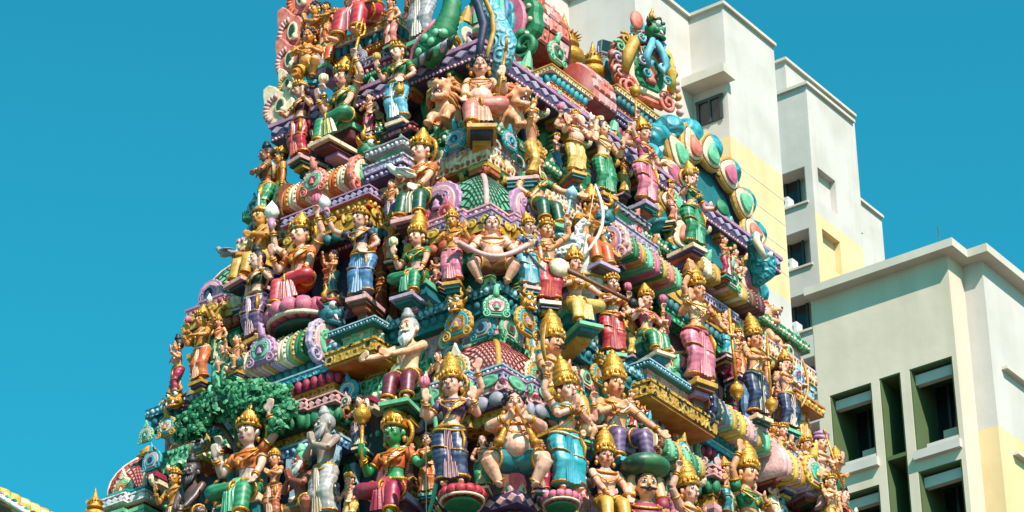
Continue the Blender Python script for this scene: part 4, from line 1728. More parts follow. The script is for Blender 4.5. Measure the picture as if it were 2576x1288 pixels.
B1.cap([(Dp.x, Dp.y), (Cp.x, Cp.y), (Bp.x, Bp.y)], zr)
for k in range(1, 5):
    z = zy1 - (zy1 - zy2) * k / 5
    MB().bbox((.0, .5, z - .02), (.012, Ep.y, z + .02)).build('groove_line', W_CAP, B1.r, False)
# hooded window on its left face
wa, wb = B1.on(1757, 260, 'L'), B1.on(1815, 235, 'L')
wz1, wz0 = wb.z - .1, B1.on(1757, 322, 'L').z
hb = MB()
hb.bbox((wa.x - 1.0, -.95, wz1 + .55), (wb.x + .75, .05, wz1 + 1.0))
hd = hb.build('window_hood', W_CAP, B1.r, False)
MB().bbox((wa.x, -.06, wz0), (wb.x, -.02, wz1)).build('pane', GLASS, hd, False)
for x in (wa.x, (wa.x + wb.x) / 2, wb.x):
    MB().bbox((x - .07, -.12, wz0), (x + .07, -.05, wz1)).build('window_bar', FRAME, hd, False)
MB().bbox((wa.x - .1, -.13, wz1 - .1), (wb.x + .1, -.045, wz1 + .05)).build('window_bar', FRAME, hd, False)

# block stepping away behind it
B2 = Block(2027, 210, 166, 'white apartment block with a column of recessed windows, second behind the tower')
P2 = B2.on(1930, 252, 'L')
Q2 = B2.on(2146, 321, 'R')
zr2 = B2.zr
zy = B2.on(2055, 536, 'R').z
u0, u1 = P2.x - 6, 0.0
holes, zz = [], []
ul = B2.on(1972, 430, 'L').x
ur = B2.on(2024, 420, 'L').x
ztop = B2.on(2024, 418, 'L').z
zbot = B2.on(2027, 505, 'L').z
st = B2.on(2024, 418, 'L').z - B2.on(2036, 572, 'L').z
for k in range(5):
    holes.append((ul - 1.2, ur, zbot - k * st, ztop - k * st))
holed_wall(B2, u0, u1, 0, zr2, 0, holes, W_WHITE)
for k, h in enumerate(holes):
    o = opening(B2, h[0], h[1], h[2], h[3], 0, 1.1, W_WHITE, glass=False)
    mid = h[0] + (h[1] - h[0]) * .62
    MB().bbox((h[0] + .05, .9, h[2] + .05), (mid, 1.05, h[3] - .05)).build('pane', GLASS, o, False)
    for x in (h[0] + .1, mid, (h[0] + mid) / 2):
        MB().bbox((x - .05, .82, h[2] + .05), (x + .05, .92, h[3] - .05)).build('window_bar', FRAME, o, False)
    ac = MB()
    ac.bbox((mid - .9, -.10, h[2] - .05), (mid - .1, .45, h[2] + .55))
    ac.build('air_conditioner', 'white', o, False)
    MB().lathe([(.22, 0), (.22, .03), (0, .03)], 14, (mid - .5, -.10, h[2] + .26), Matrix.Rotation(pi / 2, 3, 'X')).build('fan_grille', FRAME, o, False)
    MB().bbox((h[0], -.12, h[2] - .16), (h[1] + .1, .0, h[2] - .05)).build('sill', W_CAP, o, False)
rh = []
na, nb = B2.on(2056, 420, 'R'), B2.on(2102, 468, 'R')
nz0 = B2.on(2062, 505, 'R').z
for k in range(4):
    rh.append((na.y, nb.y, nz0 - k * st, na.z - k * st))
vq = Q2.y
for zb_, zt_, mt_ in ((zy, zr2, W_WHITE), (0, zy, W_YEL)):
    hh = []
    for h in rh:
        if zb_ < (h[2] + h[3]) / 2 < zt_:
            hh.append((h[0], h[1], max(h[2], zb_ + .01), min(h[3], zt_ - .01)))
    holed_wall(B2, 0, vq, zb_, zt_, 0, hh, mt_, .35, 'R')
    for h in hh:
        MB().bbox((-.40, h[0] - .05, h[2] - .05), (-.35, h[1] + .05, h[3] + .05)).build('niche_back', mt_, B2.r, False)
B2.prism([(u0, 1.4), (-.5, 1.4), (-.5, vq - .01), (u0, vq - .01)], 0, zr2 - .01, W_WHITE, 'core_wall')
MB().add([(0, vq, 0), (u0, vq, 0), (u0, vq, zr2), (0, vq, zr2)], [(0, 1, 2, 3)]).build('wall', W_WHITE, B2.r, False)
MB().bbox((u0, .0, zr2 - .02), (0, vq, zr2)).build('roof', W_CAP, B2.r, False)
B2.cap([(u0, 0), (0, 0), (0, vq)], zr2)
# raised lift block and lower wing of the same flats
t0 = B2.inv @ (CAM + ray(1974, 149) * 172)
tq = B2.on(2150, 316, 'R', t0)
ub = B2.prism([(t0.x - 6, t0.y), (t0.x, t0.y), (t0.x, tq.y), (t0.x - 6, tq.y)], zr2 - 3, t0.z, W_WHITE, 'lift_block')
B2.cap([(t0.x - 6, t0.y), (t0.x, t0.y), (t0.x, tq.y)], t0.z)
g0 = B2.inv @ (CAM + ray(2156, 498) * 182)
gq = B2.on(2218, 555, 'R', g0)
B2.prism([(g0.x - 9, g0.y), (g0.x, g0.y), (g0.x, gq.y), (g0.x - 9, gq.y)], 0, g0.z, W_WHITE, 'wing')
B2.cap([(g0.x - 9, g0.y), (g0.x, g0.y), (g0.x, gq.y)], g0.z)

# nearer block at the right edge
B3 = Block(2381, 630, 80, 'pale green apartment block with deep window bays at the right edge')
zr3 = B3.zr
L3 = B3.on(2040, 752, 'L')
A3 = B3.on(2420, 668, 'R')
C3 = B3.on(2468, 645, 'L', A3)
D3 = B3.on(2640, 790, 'R', C3)
# right end of the run of left wall
bays = []


def bay(tl, tr, bl):
    a, b_, c = B3.on(*tl, 'L'), B3.on(*tr, 'L'), B3.on(*bl, 'L')
    return (a.x, b_.x, c.z, (a.z + b_.z) / 2)


stz = B3.on(2395, 894, 'L').z - B3.on(2425, 1151, 'L').z
hA = bay((2087, 997), (2191, 961), (2112, 1178))
hB = bay((2211, 953), (2264, 936), (2240, 1300))
hC = bay((2287, 931), (2394, 894), (2319, 1132))
hs = [hA, hC, (hB[0], hB[1], 2.0, hB[3])]
for k in (1, 2):
    for h in (hA, hC):
        hs.append((h[0], h[1], h[2] - k * stz, h[3] - k * stz))
holed_wall(B3, L3.x, 0, 0, zr3, 0, hs, W_GREEN, .25)
for i, h in enumerate(hs):
    if i == 2:
        zy3 = B3.on(2268, 1142, 'L').z
        opening(B3, h[0], h[1], zy3, h[3], 0, 1.3, W_JAMB, glass=False, back=W_GREEN)
        opening(B3, h[0], h[1], h[2], zy3 - .02, 0, 1.3, W_JAMB, glass=False, back=W_YEL)
        continue
    o = opening(B3, h[0], h[1], h[2], h[3], 0, 1.25, W_JAMB, mull=3)
    hz = h[3] - h[2]
    MB().bbox((h[0] + .05, .18, h[3] - hz * .17), (h[1] - .05, .36, h[3] - hz * .05)).build('blind_box', W_WHITE, o, False)
    MB().bbox((h[0] + .45, .62, h[2] + .05), (h[1] - .05, 1.1, h[2] + hz * .30)).build('parapet', W_GREEN, o, False)
    MB().bbox((h[0] - .02, -.13, h[2] - .26), (h[1] + .06, .02, h[2] - .04)).build('window_ledge', W_WHITE, o, False)
    MB().bbox((h[0] + .3, .0, h[2] - .03), (h[1] - .02, .12, h[2] + hz * .05)).build('sill', W_WHITE, o, False)
zy4 = B3.on(2473, 1080, 'L', A3).z
B3.prism([(L3.x, 1.5), (-.21, 1.5), (-.21, D3.y), (L3.x, D3.y)], 0, zr3 - .01, W_GREEN, 'core_wall')
MB().bbox((L3.x, 0, zr3 - .05), (0, 1.5, zr3 - .02)).build('roof', W_CAP, B3.r, False)
MB().bbox((L3.x - .02, .01, 0), (L3.x + .02, A3.y, zr3 - .04)).build('end_wall', W_GREEN, B3.r, False)
MB().add([(0, 0, 0), (0, A3.y, 0), (0, A3.y, zr3), (0, 0, zr3)], [(0, 1, 2, 3)]).build('wall', W_GREEN, B3.r, False)
fp3 = [(-.2, A3.y), (C3.x, A3.y), (C3.x, D3.y), (-.2, D3.y)]
B3.prism(fp3, zy4, zr3, W_WHITE, 'wall')
B3.prism(fp3, 0, zy4 - .001, W_YEL, 'wall')
B3.cap([(L3.x, 0), (0, 0), (0, A3.y), (C3.x, A3.y), (C3.x, D3.y)], zr3, .22, .34, .4)
for (px, py), (qx, qy) in (((2518, 915), (2600, 985)), ((2546, 1130), (2620, 1195))):
    a, b_ = B3.on(px, py, 'R', C3), B3.on(qx, qy, 'R', C3)
    MB().bbox((C3.x - .02, a.y, a.z - .16), (C3.x + .16, b_.y, a.z - .08)).build('sunshade', W_CAP, B3.r, False)
MB().tube([(-.3, .25, zr3), (-.3, .25, zr3 + .9)], .012, 5).build('lightning_rod', FRAME, B3.r)


# ------------------------------------------------------------------ small shrines, roofs and carved work
PK = ('pink', 'mauve', 'lightpink', 'black', 'cream')
GD = ('ochre', 'turq', 'gold', 'mauve', 'cream', ('gold', 'ochre'))
MT = ('mint', 'lightpink', 'green', 'maroon', 'cream')
BL = ('turq', 'lightpink', 'skyblue', 'navy', 'ltblue')
MV = ('mauve', 'mint', 'lilac', 'purple', 'cream', ('mauve', 'lilac'))
SAL = ('salmon', 'cream', 'mint', 'maroon', 'cream')

stack('corner pavilion with green lattice dome and stepped pink cornices above the garland dwarf', 1232, 600, .88, .95, [
    ('dome', 446, 516, -.08, 'mint', dict(lat='dkgreen', rib='lightpink', gab=PK, gs=.72, ears=('mauve', 'lightpink', 'mauve', 'black'))),
    ('slab', 512, 530, .0, 'brown', dict(bay=.05)),
    ('slab', 520, 540, .05, 'mauve', dict(bay=.07, lip='lightpink')),
    ('slab', 540, 562, .09, 'lilac', dict(bay=.08, lip='mauve')),
    ('medal', 570, 588, .10, 'ochre', dict(bay=.08, inlay='yellow', step=.19, d=.10)),
    ('petals', 588, 616, .12, 'terracotta', dict(bay=.08, back='rust', step=.13)),
    ('slab', 616, 640, .0, 'green', {}),
    ('pillars', 640, 722, .0, 'green', dict(back='dkgreen', ring='ochre'))], off=-.16)
stack('corner pavilion with rosy lattice dome and grey petal cornice, behind the seated piper', 1262, 1010, 1.06, 1.15, [
    ('slab', 838, 872, -.42, 'ochre', {}),
    ('dome', 868, 922, -.05, 'lightpink', dict(lat='rust', rib='ochre', gab=('cream', 'ochre', 'mint', 'terracotta', 'cream'), gs=.50, fin='leaf', nl=52)),
    ('slab', 922, 938, .04, 'turq', dict(bay=.07, lip='ltblue')),
    ('slab', 938, 962, .07, 'lilac', dict(bay=.07, lip='mauve')),
    ('medal', 972, 994, .10, M_scroll('lightpink', 'crimson', 13, 1.35), dict(bay=.08, inlay='mint', step=.3, d=.12)),
    ('petals', 994, 1030, .13, 'grey', dict(bay=.08, back='purple', step=.16)),
    ('slab', 1030, 1060, .02, M_scroll('ochre', 'brown', 13, 1.35), dict(bay=.06)),
    ('pillars', 1060, 1245, .0, 'brown', dict(back='maroon', ring='ochre', r=.06))], off=-.15)
stack('far left pavilion with green lattice dome and pink elephant-eye gables', 604, 806, .62, .8, [
    ('dome', 662, 738, -.06, 'mint', dict(lat='dkgreen', rib='lightpink', gab=PK, gs=.50, ears=('mauve', 'lightpink', 'mauve', 'black'))),
    ('slab', 738, 762, .06, 'lightpink', dict(bay=.05, lip='mauve')),
    ('medal', 776, 796, .09, 'ochre', dict(bay=.06, inlay='yellow', step=.18, d=.10)),
    ('petals', 796, 822, .10, 'terracotta', dict(bay=.06, back='rust', step=.12)),
    ('slab', 822, 850, .0, 'green', {}),
    ('pillars', 850, 960, .0, 'ochre', dict(back='dkgreen'))], 'L', -.20)
stack('low left pavilion with peach lattice dome and lilac cornice, lowest at the left edge', 362, 1262, .62, .8, [
    ('dome', 1150, 1236, -.04, 'lightpink', dict(lat='rust', rib='cream', gab=('cream', 'mint', 'ochre', 'terracotta', 'cream'), gs=.42, fin='leaf', nl=46)),
    ('slab', 1226, 1242, .02, 'turq', dict(bay=.05)),
    ('diamond', 1242, 1262, .07, 'lilac', dict(bay=.07, inlay='white', step=.09)),
    ('slab', 1262, 1280, .0, 'terracotta', {}),
    ('slab', 1280, 1330, .06, 'mint', dict(bay=.07)),
    ('slab', 1330, 1500, .0, 'dkgreen', {})], 'L', -.30)
stack('shrine cornice of orange and purple slabs under the orange barrel roof', 925, 565, 1.0, .5, [
    ('diamond', 476, 497, .06, 'navy', dict(inlay='lilac', step=.08, lip='mauve')),
    ('slab', 497, 520, .03, 'amber', dict(lip='orange')),
    ('slab', 520, 534, -.02, 'red', {}),
    ('medal', 546, 568, .06, 'ochre', dict(bay=.06, inlay='yellow', step=.2, d=.10)),
    ('petals', 568, 592, .08, 'teal', dict(bay=.06, back='navy', step=.10)),
    ('slab', 592, 606, .0, 'maroon', {}),
    ('pillars', 606, 760, .0, 'terracotta', dict(back='navy', ring='ochre'))], 'L', .02)
stack('shrine cornice of turquoise, magenta petals and pink inlay above the standing ascetic', 838, 1060, .95, .7, [
    ('slab', 922, 938, .08, M_scroll('turq', 'ltblue', 13, 1.35), dict(lip='ltblue')),
    ('petals', 938, 966, .10, 'crimson', dict(back='navy', step=.10)),
    ('slab', 966, 984, .02, 'ochre', {}),
    ('slab', 984, 1004, -.02, 'navy', {}),
    ('diamond', 1004, 1028, .12, 'maroon', dict(inlay='lightpink', step=.09, bay=.05)),
    ('petals', 1028, 1066, .12, 'green', dict(back='dkgreen', step=.13, bay=.05)),
    ('slab', 1066, 1092, .02, M_scroll('ochre', 'brown', 13, 1.35), {}),
    ('slab', 1092, 1118, .05, 'blue', dict(lip='ltblue')),
    ('pillars', 1118, 1400, .0, 'ltblue', dict(back='navy', ring='white', r=.055))], 'L', -.08)
stack('right-hand shrine with orange slab, gold medallions and teal petals beside the tall red goddess', 1664, 735, .35, 1.35, [
    ('slab', 672, 690, .07, 'lilac', {}),
    ('slab', 690, 712, .04, 'amber', dict(lip='orange')),
    ('medal', 722, 742, .05, 'ochre', dict(inlay='yellow', step=.2, d=.10)),
    ('petals', 742, 768, .06, 'teal', dict(back='navy', step=.10)),
    ('slab', 768, 790, .0, M_scroll('green', 'mint', 13, 1.35), {}),
    ('pillars', 790, 960, .0, 'crimson', dict(back='maroon', ring='green'))], 'R', -.12)
stack('upper right shrine with gold slab, teal petals and dark red petals above the overhead-arm statue', 1548, 250, .55, 1.9, [
    ('slab', 226, 240, .08, 'cream', dict(lip='ochre')),
    ('petals', 240, 262, .07, 'teal', dict(back='navy', step=.09)),
    ('slab', 262, 272, .0, 'orange', {}),
    ('slab', 286, 298, .06, 'lilac', dict(lip='mauve')),
    ('slab', 298, 310, .03, 'purple', {}),
    ('petals', 310, 340, .02, 'crimson', dict(back='maroon', step=.10)),
    ('pillars', 340, 470, .0, 'green', dict(back='dkgreen', ring='ochre'))], 'R', -.10)
stack('small shrine with gold and teal slab below the mint crest, right of the dwarf', 1385, 190, .45, .65, [
    ('slab', 172, 184, .06, 'cream', dict(lip='ochre')),
    ('petals', 184, 206, .05, 'turq', dict(back='teal', step=.08)),
    ('slab', 206, 216, .0, 'orange', {}),
    ('slab', 232, 250, .07, 'lightpink', {}),
    ('diamond', 250, 268, .06, 'purple', dict(inlay='lilac', step=.1)),
    ('petals', 268, 296, .02, 'crimson', dict(back='maroon', step=.09)),
    ('pillars', 296, 420, .0, 'green', dict(back='dkgreen', ring='ochre'))], 'R', -.02)
stack('pedestal with cream slab and teal petals under the pink-robed seated statue', 996, 70, .82, .45, [
    ('slab', 48, 64, .05, 'cream', dict(lip='ochre')),
    ('petals', 64, 92, .05, 'teal', dict(back='navy', step=.10)),
    ('slab', 92, 104, .02, 'orange', {}),
    ('slab', 104, 122, -.03, 'orange', {}),
    ('slab', 122, 140, .03, 'lilac', dict(lip='grey')),
    ('slab', 140, 158, .0, 'crimson', {}),
    ('slab', 158, 168, .02, 'green', {}),
    ('slab', 168, 215, -.05, 'maroon', {})], 'L', -.02)
stack('low right shrine with red inlaid slab and green petals above the moustached carrier', 1790, 1215, .5, .8, [
    ('medal', 1168, 1180, .03, 'lilac', dict(inlay='lightpink', step=.2, d=.12)),
    ('diamond', 1180, 1204, .07, 'rust', dict(inlay='lightpink', step=.09)),
    ('petals', 1204, 1240, .07, 'green', dict(back='dkgreen', step=.12)),
    ('slab', 1240, 1270, .0, M_scroll('ochre', 'brown', 13, 1.35), {}),
    ('pillars', 1270, 1400, .0, 'lightpink', dict(back='maroon'))], 'R', -.10)
stack('right-hand cornice of turquoise and crimson petals under the beaded barrel roof', 1772, 1125, .3, 2.6, [
    ('slab', 1108, 1122, .06, M_scroll('turq', 'ltblue', 13, 1.35), dict(lip='ltblue')),
    ('petals', 1122, 1148, .07, 'crimson', dict(back='maroon', step=.09)),
    ('slab', 1148, 1200, -.05, 'dkgreen', {})], 'R', -.12)
stack('gold fretwork bracket block with amber underside, below the green scroll gable', 1636, 1010, .55, 1.1, [
    ('slab', 905, 918, .02, 'teal', dict(lip='ltblue')),
    ('slab', 918, 960, -.06, M_scroll('lightpink', 'mint', 13, 1.35), {}),
    ('slab', 960, 996, .05, M_scroll('ochre', 'black', 13, 1.35), {}),
    ('slab', 996, 1003, .03, 'amber', {})], 'R', .08, 'bracket_block', 'moulding', 'fretwork blocks on the tower')
stack('purple floral bracket block beside the gold archer', 1502, 520, .35, 1.0, [
    ('slab', 470, 482, .0, M_scroll('grey', 'navy', 13, 1.35), {}),
    ('slab', 482, 525, -.06, 'mint', {}),
    ('slab', 525, 545, .05, M_scroll('lilac', 'grey', 13, 1.35), {}),
    ('slab', 545, 552, .04, 'purple', {})], 'R', .10, 'bracket_block', 'moulding', 'fretwork blocks on the tower')
stack('lilac floral bracket block below the small green mask, left of the dove keeper', 1012, 430, .42, .3, [
    ('slab', 350, 366, .03, 'grey', {}),
    ('slab', 366, 392, -.05, 'mint', {}),
    ('slab', 392, 412, .04, M_scroll('lilac', 'white', 13, 1.35), {}),
    ('slab', 412, 430, .03, 'purple', {})], 'L', .10, 'bracket_block', 'moulding', 'fretwork blocks on the tower')
stack('gold fretwork bracket block under the outstretched arms of the old sage', 940, 895, .5, .3, [
    ('slab', 800, 812, .03, 'teal', dict(lip='ltblue')),
    ('slab', 812, 855, -.07, M_scroll('mint', 'lightpink', 13, 1.35), {}),
    ('slab', 855, 885, .05, M_scroll('ochre', 'black', 13, 1.35), {}),
    ('slab', 885, 892, .03, 'amber', {})], 'L', .14, 'bracket_block', 'moulding', 'fretwork blocks on the tower')
stack('gold fretwork bracket block projecting at the far right end of the slab', 2000, 1000, .3, .5, [
    ('slab', 940, 985, -.03, M_scroll('ltblue', 'crimson', 13, 1.35), {}),
    ('slab', 985, 1008, .04, 'amber', {})], 'R', .25, 'bracket_block', 'moulding', 'fretwork blocks on the tower')
stack('dark box pedestal under the woman in the light blue sari', 1036, 352, .32, .32, [
    ('slab', 312, 330, .03, 'maroon', {}), ('slab', 330, 370, -.02, 'black', {})], 'L', .05, 'pedestal', 'pedestal', 'box pedestals')

barrel(826, 492, 52, 190, 'L', 'orange ribbed barrel roof with pink gable, below the seated goddess in green',
       ['amber', 'cream', 'orange', 'cream', 'terracotta', 'cream', 'orange', 'cream', 'amber'],
       (('brown', 'mauve', 'turq', 'maroon', 'cream'), ('salmon', 'cream', 'mint', 'maroon', 'cream', ('green', 'gold'), 'mask')), off=.0, gable=('salmon', 'lightpink', 'mint', 'crimson', 'cream'))
barrel(700, 920, 58, 250, 'L', 'beaded mint and lilac barrel roof above the leafy tree',
       ['mint', 'green', 'mint', 'cream', 'lightpink', 'cream', 'lilac', 'cream', 'mint', 'green', 'dkgreen'],
       (('mint', 'green', 'mint', 'dkgreen', 'cream'), ('lilac', 'lightpink', 'mint', 'maroon', 'cream', ('teal', 'crimson'), 'mask')), off=-.02,
       gable=('mauve', 'lilac', 'mint', 'purple', 'lightpink'))
barrel(1602, 672, 50, 150, 'R', 'pink and green striped barrel roof right of the gold archer',
       ['lightpink', 'green', 'salmon', 'mint', 'pink', 'green', 'salmon', 'mint'],
       (('lightpink', 'lilac', 'salmon', 'purple', 'cream', ('teal', 'gold'), 'mask'), None), off=.02, ridge=False)
barrel(1840, 1098, 56, 200, 'R', 'beaded green and pink barrel roof right of the amber bracket block',
       ['dkgreen', 'grey', 'mint', 'yellow', 'lightpink', 'grey', 'mint', 'lightpink', 'mint'],
       (('navy', 'terracotta', 'green', 'brown', 'ltblue', ('blue', 'mauve'), 'mask'), None), off=.0)
barrel(1990, 1222, 62, 150, 'R', 'low right barrel roof ending in a thick green ring',
       ['lightpink', 'yellow', 'lightpink', 'lilac', 'mint', 'lightpink', 'green', 'green'],
       (None, ('green', 'mint', 'green', 'dkgreen', 'mint')), off=.05, gable=('yellow', 'lightpink', 'mint', 'turq', 'cream'))
barrel(1680, 1160, 46, 120, 'R', 'green lattice barrel roof under the reaching crowned statue', ['green', 'mint', 'green', 'mint', 'green', 'mint'],
       (('brown', 'cream', 'black', 'black', 'ochre'), None), off=.05, ridge=False)
barrel(1800, 725, 44, 190, 'R', 'gold fretwork barrel roof with mint crest right of the tall red goddess',
       ['ochre', 'cream', 'ochre', 'lightpink', 'ochre', 'cream', 'brown', 'maroon'], (None, None), off=.02, ridge=False, gable=MT)

for a in (
    (1147, 352, 62, 'L', 'blue gable ornament left of the pink corner panel below the dwarf', BL),
    (1282, 356, 56, 'R', 'blue gable ornament right of the pink corner panel below the dwarf', BL),
    (1600, 580, 66, 'R', 'salmon scroll gable with mint curls below the pink-sari woman', ('salmon', 'ltblue', 'lightpink', 'crimson', 'cream')),
    (1645, 640, 62, 'R', 'amber coil gable under the salmon scroll gable', ('amber', 'ochre', 'green', 'black', 'cream')),
    (1700, 965, 88, 'R', 'bright mint scroll gable on the gold fretwork block', ('mint', 'green', 'mint', 'dkgreen', 'cream')),
    (1780, 690, 74, 'R', 'mint peacock-scroll gable above the tall red goddess', MT),
    (1930, 1120, 66, 'R', 'lilac scroll gable at the lower right, on the beaded roof', MV),
    (800, 172, 54, 'L', 'grey scroll gable between the two seated women at upper left', ('grey', 'lilac', 'grey', 'maroon', 'white')),
    (905, 145, 44, 'L', 'small grey scroll gable behind the seated goddess in green', ('grey', 'lilac', 'grey', 'maroon', 'white')),
    (1400, 135, 66, 'R', 'mint leafy crest above the small gold and teal shrine', MT),
    (940, 855, 60, 'L', 'mint and pink gable on the gold fretwork block by the old sage', ('cream', 'mint', 'lightpink', 'turq', 'cream')),
    (1248, 772, 66, 'C', 'small mint gable on the corner below the garland dwarf', ('mint', 'green', 'lightpink', 'crimson', 'cream')),
    (1622, 942, 52, 'R', 'small blue and pink gable on the gold fretwork block', ('skyblue', 'lightpink', 'turq', 'crimson', 'cream')),
    (2010, 955, 50, 'R', 'blue and pink scroll gable at the far right slab end', ('ltblue', 'crimson', 'blue', 'purple', 'white')),
    (420, 1075, 60, 'L', 'gold and turquoise gable on the far left end of the green slab', ('ochre', 'turq', 'cream', 'mauve', 'cream')),
    (368, 1095, 46, 'L', 'pink and mint gable at the very left tip of the green slab', ('mint', 'lightpink', 'mint', 'purple', 'cream')),
    (640, 520, 44, 'L', 'teal crest beside the boy with the plumed headband', ('turq', 'lightpink', 'teal', 'navy', 'cream')),
    (1060, 548, 46, 'L', 'red scroll gable below the dove keeper, left of two', ('red', 'salmon', 'maroon', 'black', 'pink')),
    (1122, 532, 50, 'L', 'pink scroll gable below the dove keeper, right of two', ('pink', 'salmon', 'red', 'maroon', 'lightpink')),
    (1010, 365, 40, 'L', 'small mint gable on the lilac floral block', ('mint', 'cream', 'salmon', 'maroon', 'cream')),
    (1510, 505, 44, 'R', 'small mint gable on the purple floral block', ('mint', 'cream', 'salmon', 'maroon', 'cream')),
    (870, 1010, 30, 'L', 'small pink leaf gable with green eye over the inlaid cornice', ('lightpink', 'cream', 'green', 'dkgreen', 'cream')),
):
    nasi(*a, finial='neck' if a[2] > 56 else 'leaf')
nasi(1154, 818, 84, 'L', 'gold and blue gable with lion mask left of the green corner', GD, 'mask', off=.10)
nasi(1322, 812, 84, 'R', 'gold and blue gable with lion mask right of the green corner', GD, 'mask', off=.10)
nasi(1505, 945, 62, 'R', 'gold gable with lion mask below the veena player', GD, 'mask', off=.05)

for a in (
    (958, 328, 34, 'L', 'little green mask with gold horns on the lilac floral block', ('green', 'gold')),
    (1515, 598, 46, 'R', 'teal mask with gold crest beside the crowned archer', ('teal', 'gold')),
    (1632, 533, 40, 'R', 'green mask between the salmon gable and the pink-sari woman', ('green', 'mint')),
    (1790, 432, 52, 'R', 'dark green mask beside the woman in the green sari', ('dkgreen', 'green')),
    (1636, 872, 46, 'R', 'green bearded mask below the seated woman in pink', ('green', 'dkgreen')),
    (1738, 952, 40, 'R', 'blue mask with magenta mouth right of the mint scroll gable', ('blue', 'crimson')),
    (1612, 1050, 44, 'R', 'green demon mask with red collar under the amber soffit', ('dkgreen', 'red')),
    (1978, 1052, 60, 'R', 'gold lion mask on the lower right ridge', ('gold', 'ochre')),
    (442, 1010, 56, 'L', 'gold lion mask at the left edge above the green slab end', ('gold', 'bronze')),
    (2000, 1150, 34, 'R', 'small blue mask on the lower right beaded roof', ('skyblue', 'ltblue')),
):
    mask(*a)

lion(1112, 232, 98, 'C', 'roaring lion left of the seated dwarf, mouth open to the left', turn=-38, off=-.22)
lion(1302, 250, 98, 'C', 'roaring lion right of the seated dwarf, mouth open to the right', turn=38, off=-.22)
lion(1932, 795, 86, 'R', 'roaring lion at the right edge above the crowned guards', turn=5, off=-.05)

# carved end of the top roof: makara, shell, lattice barrel, arch of flames
p = hit(1284, 135, 'R', -.62)
rb = root('lattice_roof', 'large pink panelled barrel roof with dark red grid at the top of the tower', 'roof', p, ROT['R'], 1.0)
rr, L = .56, .40


def rsec(x, t, s=1.0):
    return Vector((x, -rr * s * cos(t), rr * s * sin(t) * 1.15 + .10))


MB().rings([[rsec(x, -.5 + (pi + 1.0) * j / 24, .97) for j in range(25)] for x in (-.25, L)]).build('vault', 'rust', rb)
for i in range(3):
    for j in range(6):
        x0, x1 = -.22 + i * .19, -.22 + i * .19 + .165
        t0, t1 = -.38 + j * .33, -.38 + j * .33 + .285
        q = MB()
        q.add([rsec(x0, t0), rsec(x1, t0), rsec(x1, t1), rsec(x0, t1),
               rsec(x0 + .02, t0 + .04, 1.04), rsec(x1 - .02, t0 + .04, 1.04), rsec(x1 - .02, t1 - .04, 1.04), rsec(x0 + .02, t1 - .04, 1.04)],
              [(4, 5, 6, 7), (0, 1, 5, 4), (1, 2, 6, 5), (2, 3, 7, 6), (3, 0, 4, 7)])
        q.ell(rsec((x0 + x1) / 2, (t0 + t1) / 2, 1.045), (.022, .012, .03), 6, 5)
        q.build('panel', random.choice(['lightpink', 'salmon', 'lightpink', 'salmon', 'terracotta']), rb, False)

nasi_parts(rb, Matrix.Translation((-.27, 0, .12)) @ Matrix.Rotation(-pi / 2, 4, 'Z') @ Matrix.Scale(1.15, 4), ('green', 'pink', 'turq', 'navy', 'cream'), 'neck')
p = hit(1236, 165, 'C', -.1)
sh = root('shell_volute', 'big blue carved shell with gold rim on the top corner', 'ornament', p, ROT['C'] + rad(15), 104 * mpp(p))
MB().tube([(.05, 0, -.35), (.22, -.05, .1), (.25, -.02, .6), (.12, .05, 1.15), (-.02, .1, 1.75), (-.05, .12, 2.3)], [.10, .40, .52, .44, .3, .12], 16, flat=.7).build('shell', M_scroll('skyblue', 'ltblue', 3.0, 2.5), sh)
MB().tube([(-.30, -.25, -.25), (-.22, -.38, .25), (-.12, -.42, .7), (-.12, -.36, 1.2), (-.25, -.25, 1.7), (-.45, -.15, 2.1)], [.07, .09, .09, .08, .08, .07], 10, flat=.6).build('rim', 'ochre', sh)
MB().tube([(-.42, -.15, -.1), (-.40, -.25, .35), (-.32, -.30, .9), (-.42, -.2, 1.5), (-.6, -.1, 2.0)], [.10, .13, .14, .13, .1], 10, flat=.7).build('inner_fold', 'navy', sh)
for k in range(3):
    MB().tube([(.1 + .12 * k, .1, .5 + .3 * k), (.24 + .12 * k, .1, 1.2 + .3 * k), (.2 + .14 * k, .1, 2.3)], [.06, .09, .05], 8).build('frond', ['turq', 'mint', 'blue'][k], sh)

p = hit(1110, 150, 'L', .05)
mk = root('makara', 'ridged green sea-beast with pink lips coiling up beside the blue shell', 'ornament', p, ROT['L'] + rad(-10), 90 * mpp(p))
pts = [(-.35, -.25, .0), (-.1, -.3, .15), (.15, -.3, .35), (.40, -.25, .65), (.55, -.2, 1.0), (.62, -.15, 1.4), (.60, -.12, 1.9), (.55, -.1, 2.3)]
cp = []
rs = []
for i in range(len(pts) - 1):
    for k in range(6):
        t = k / 6
        cp.append(Vector(pts[i]).lerp(Vector(pts[i + 1]), t))
        base = [.42, .46, .44, .36, .30, .27, .25, .22]
        rs.append((base[i] + (base[i + 1] - base[i]) * t) * (1.05 if k % 2 else .93))
MB().tube(cp, rs, 14).build('trunk', 'green', mk)
MB().tube([(-.55, -.5, -.35), (-.62, -.55, -.05), (-.42, -.62, .28), (-.12, -.64, .48), (.15, -.58, .72), (.3, -.5, .95)], [.12, .13, .12, .10, .09, .05], 10, flat=.7).build('lip', 'pink', mk)
for q in ((.10, -.74, .35), (-.15, -.72, .02), (.30, -.68, .16), (.42, -.62, .42)):
    MB().ell(q, (.13, .08, .13), 10, 7).build('wart', 'mint', mk)
for k in range(6):
    MB().tube([(-.5 + k * .28, -.55, -.30 - k * .0), (-.35 + k * .28, -.66, -.18), (-.18 + k * .28, -.62, -.02)], [.05, .10, .01], 8, flat=.5).build('fin', ['mint', 'lilac', 'dkgreen'][k % 3], mk)
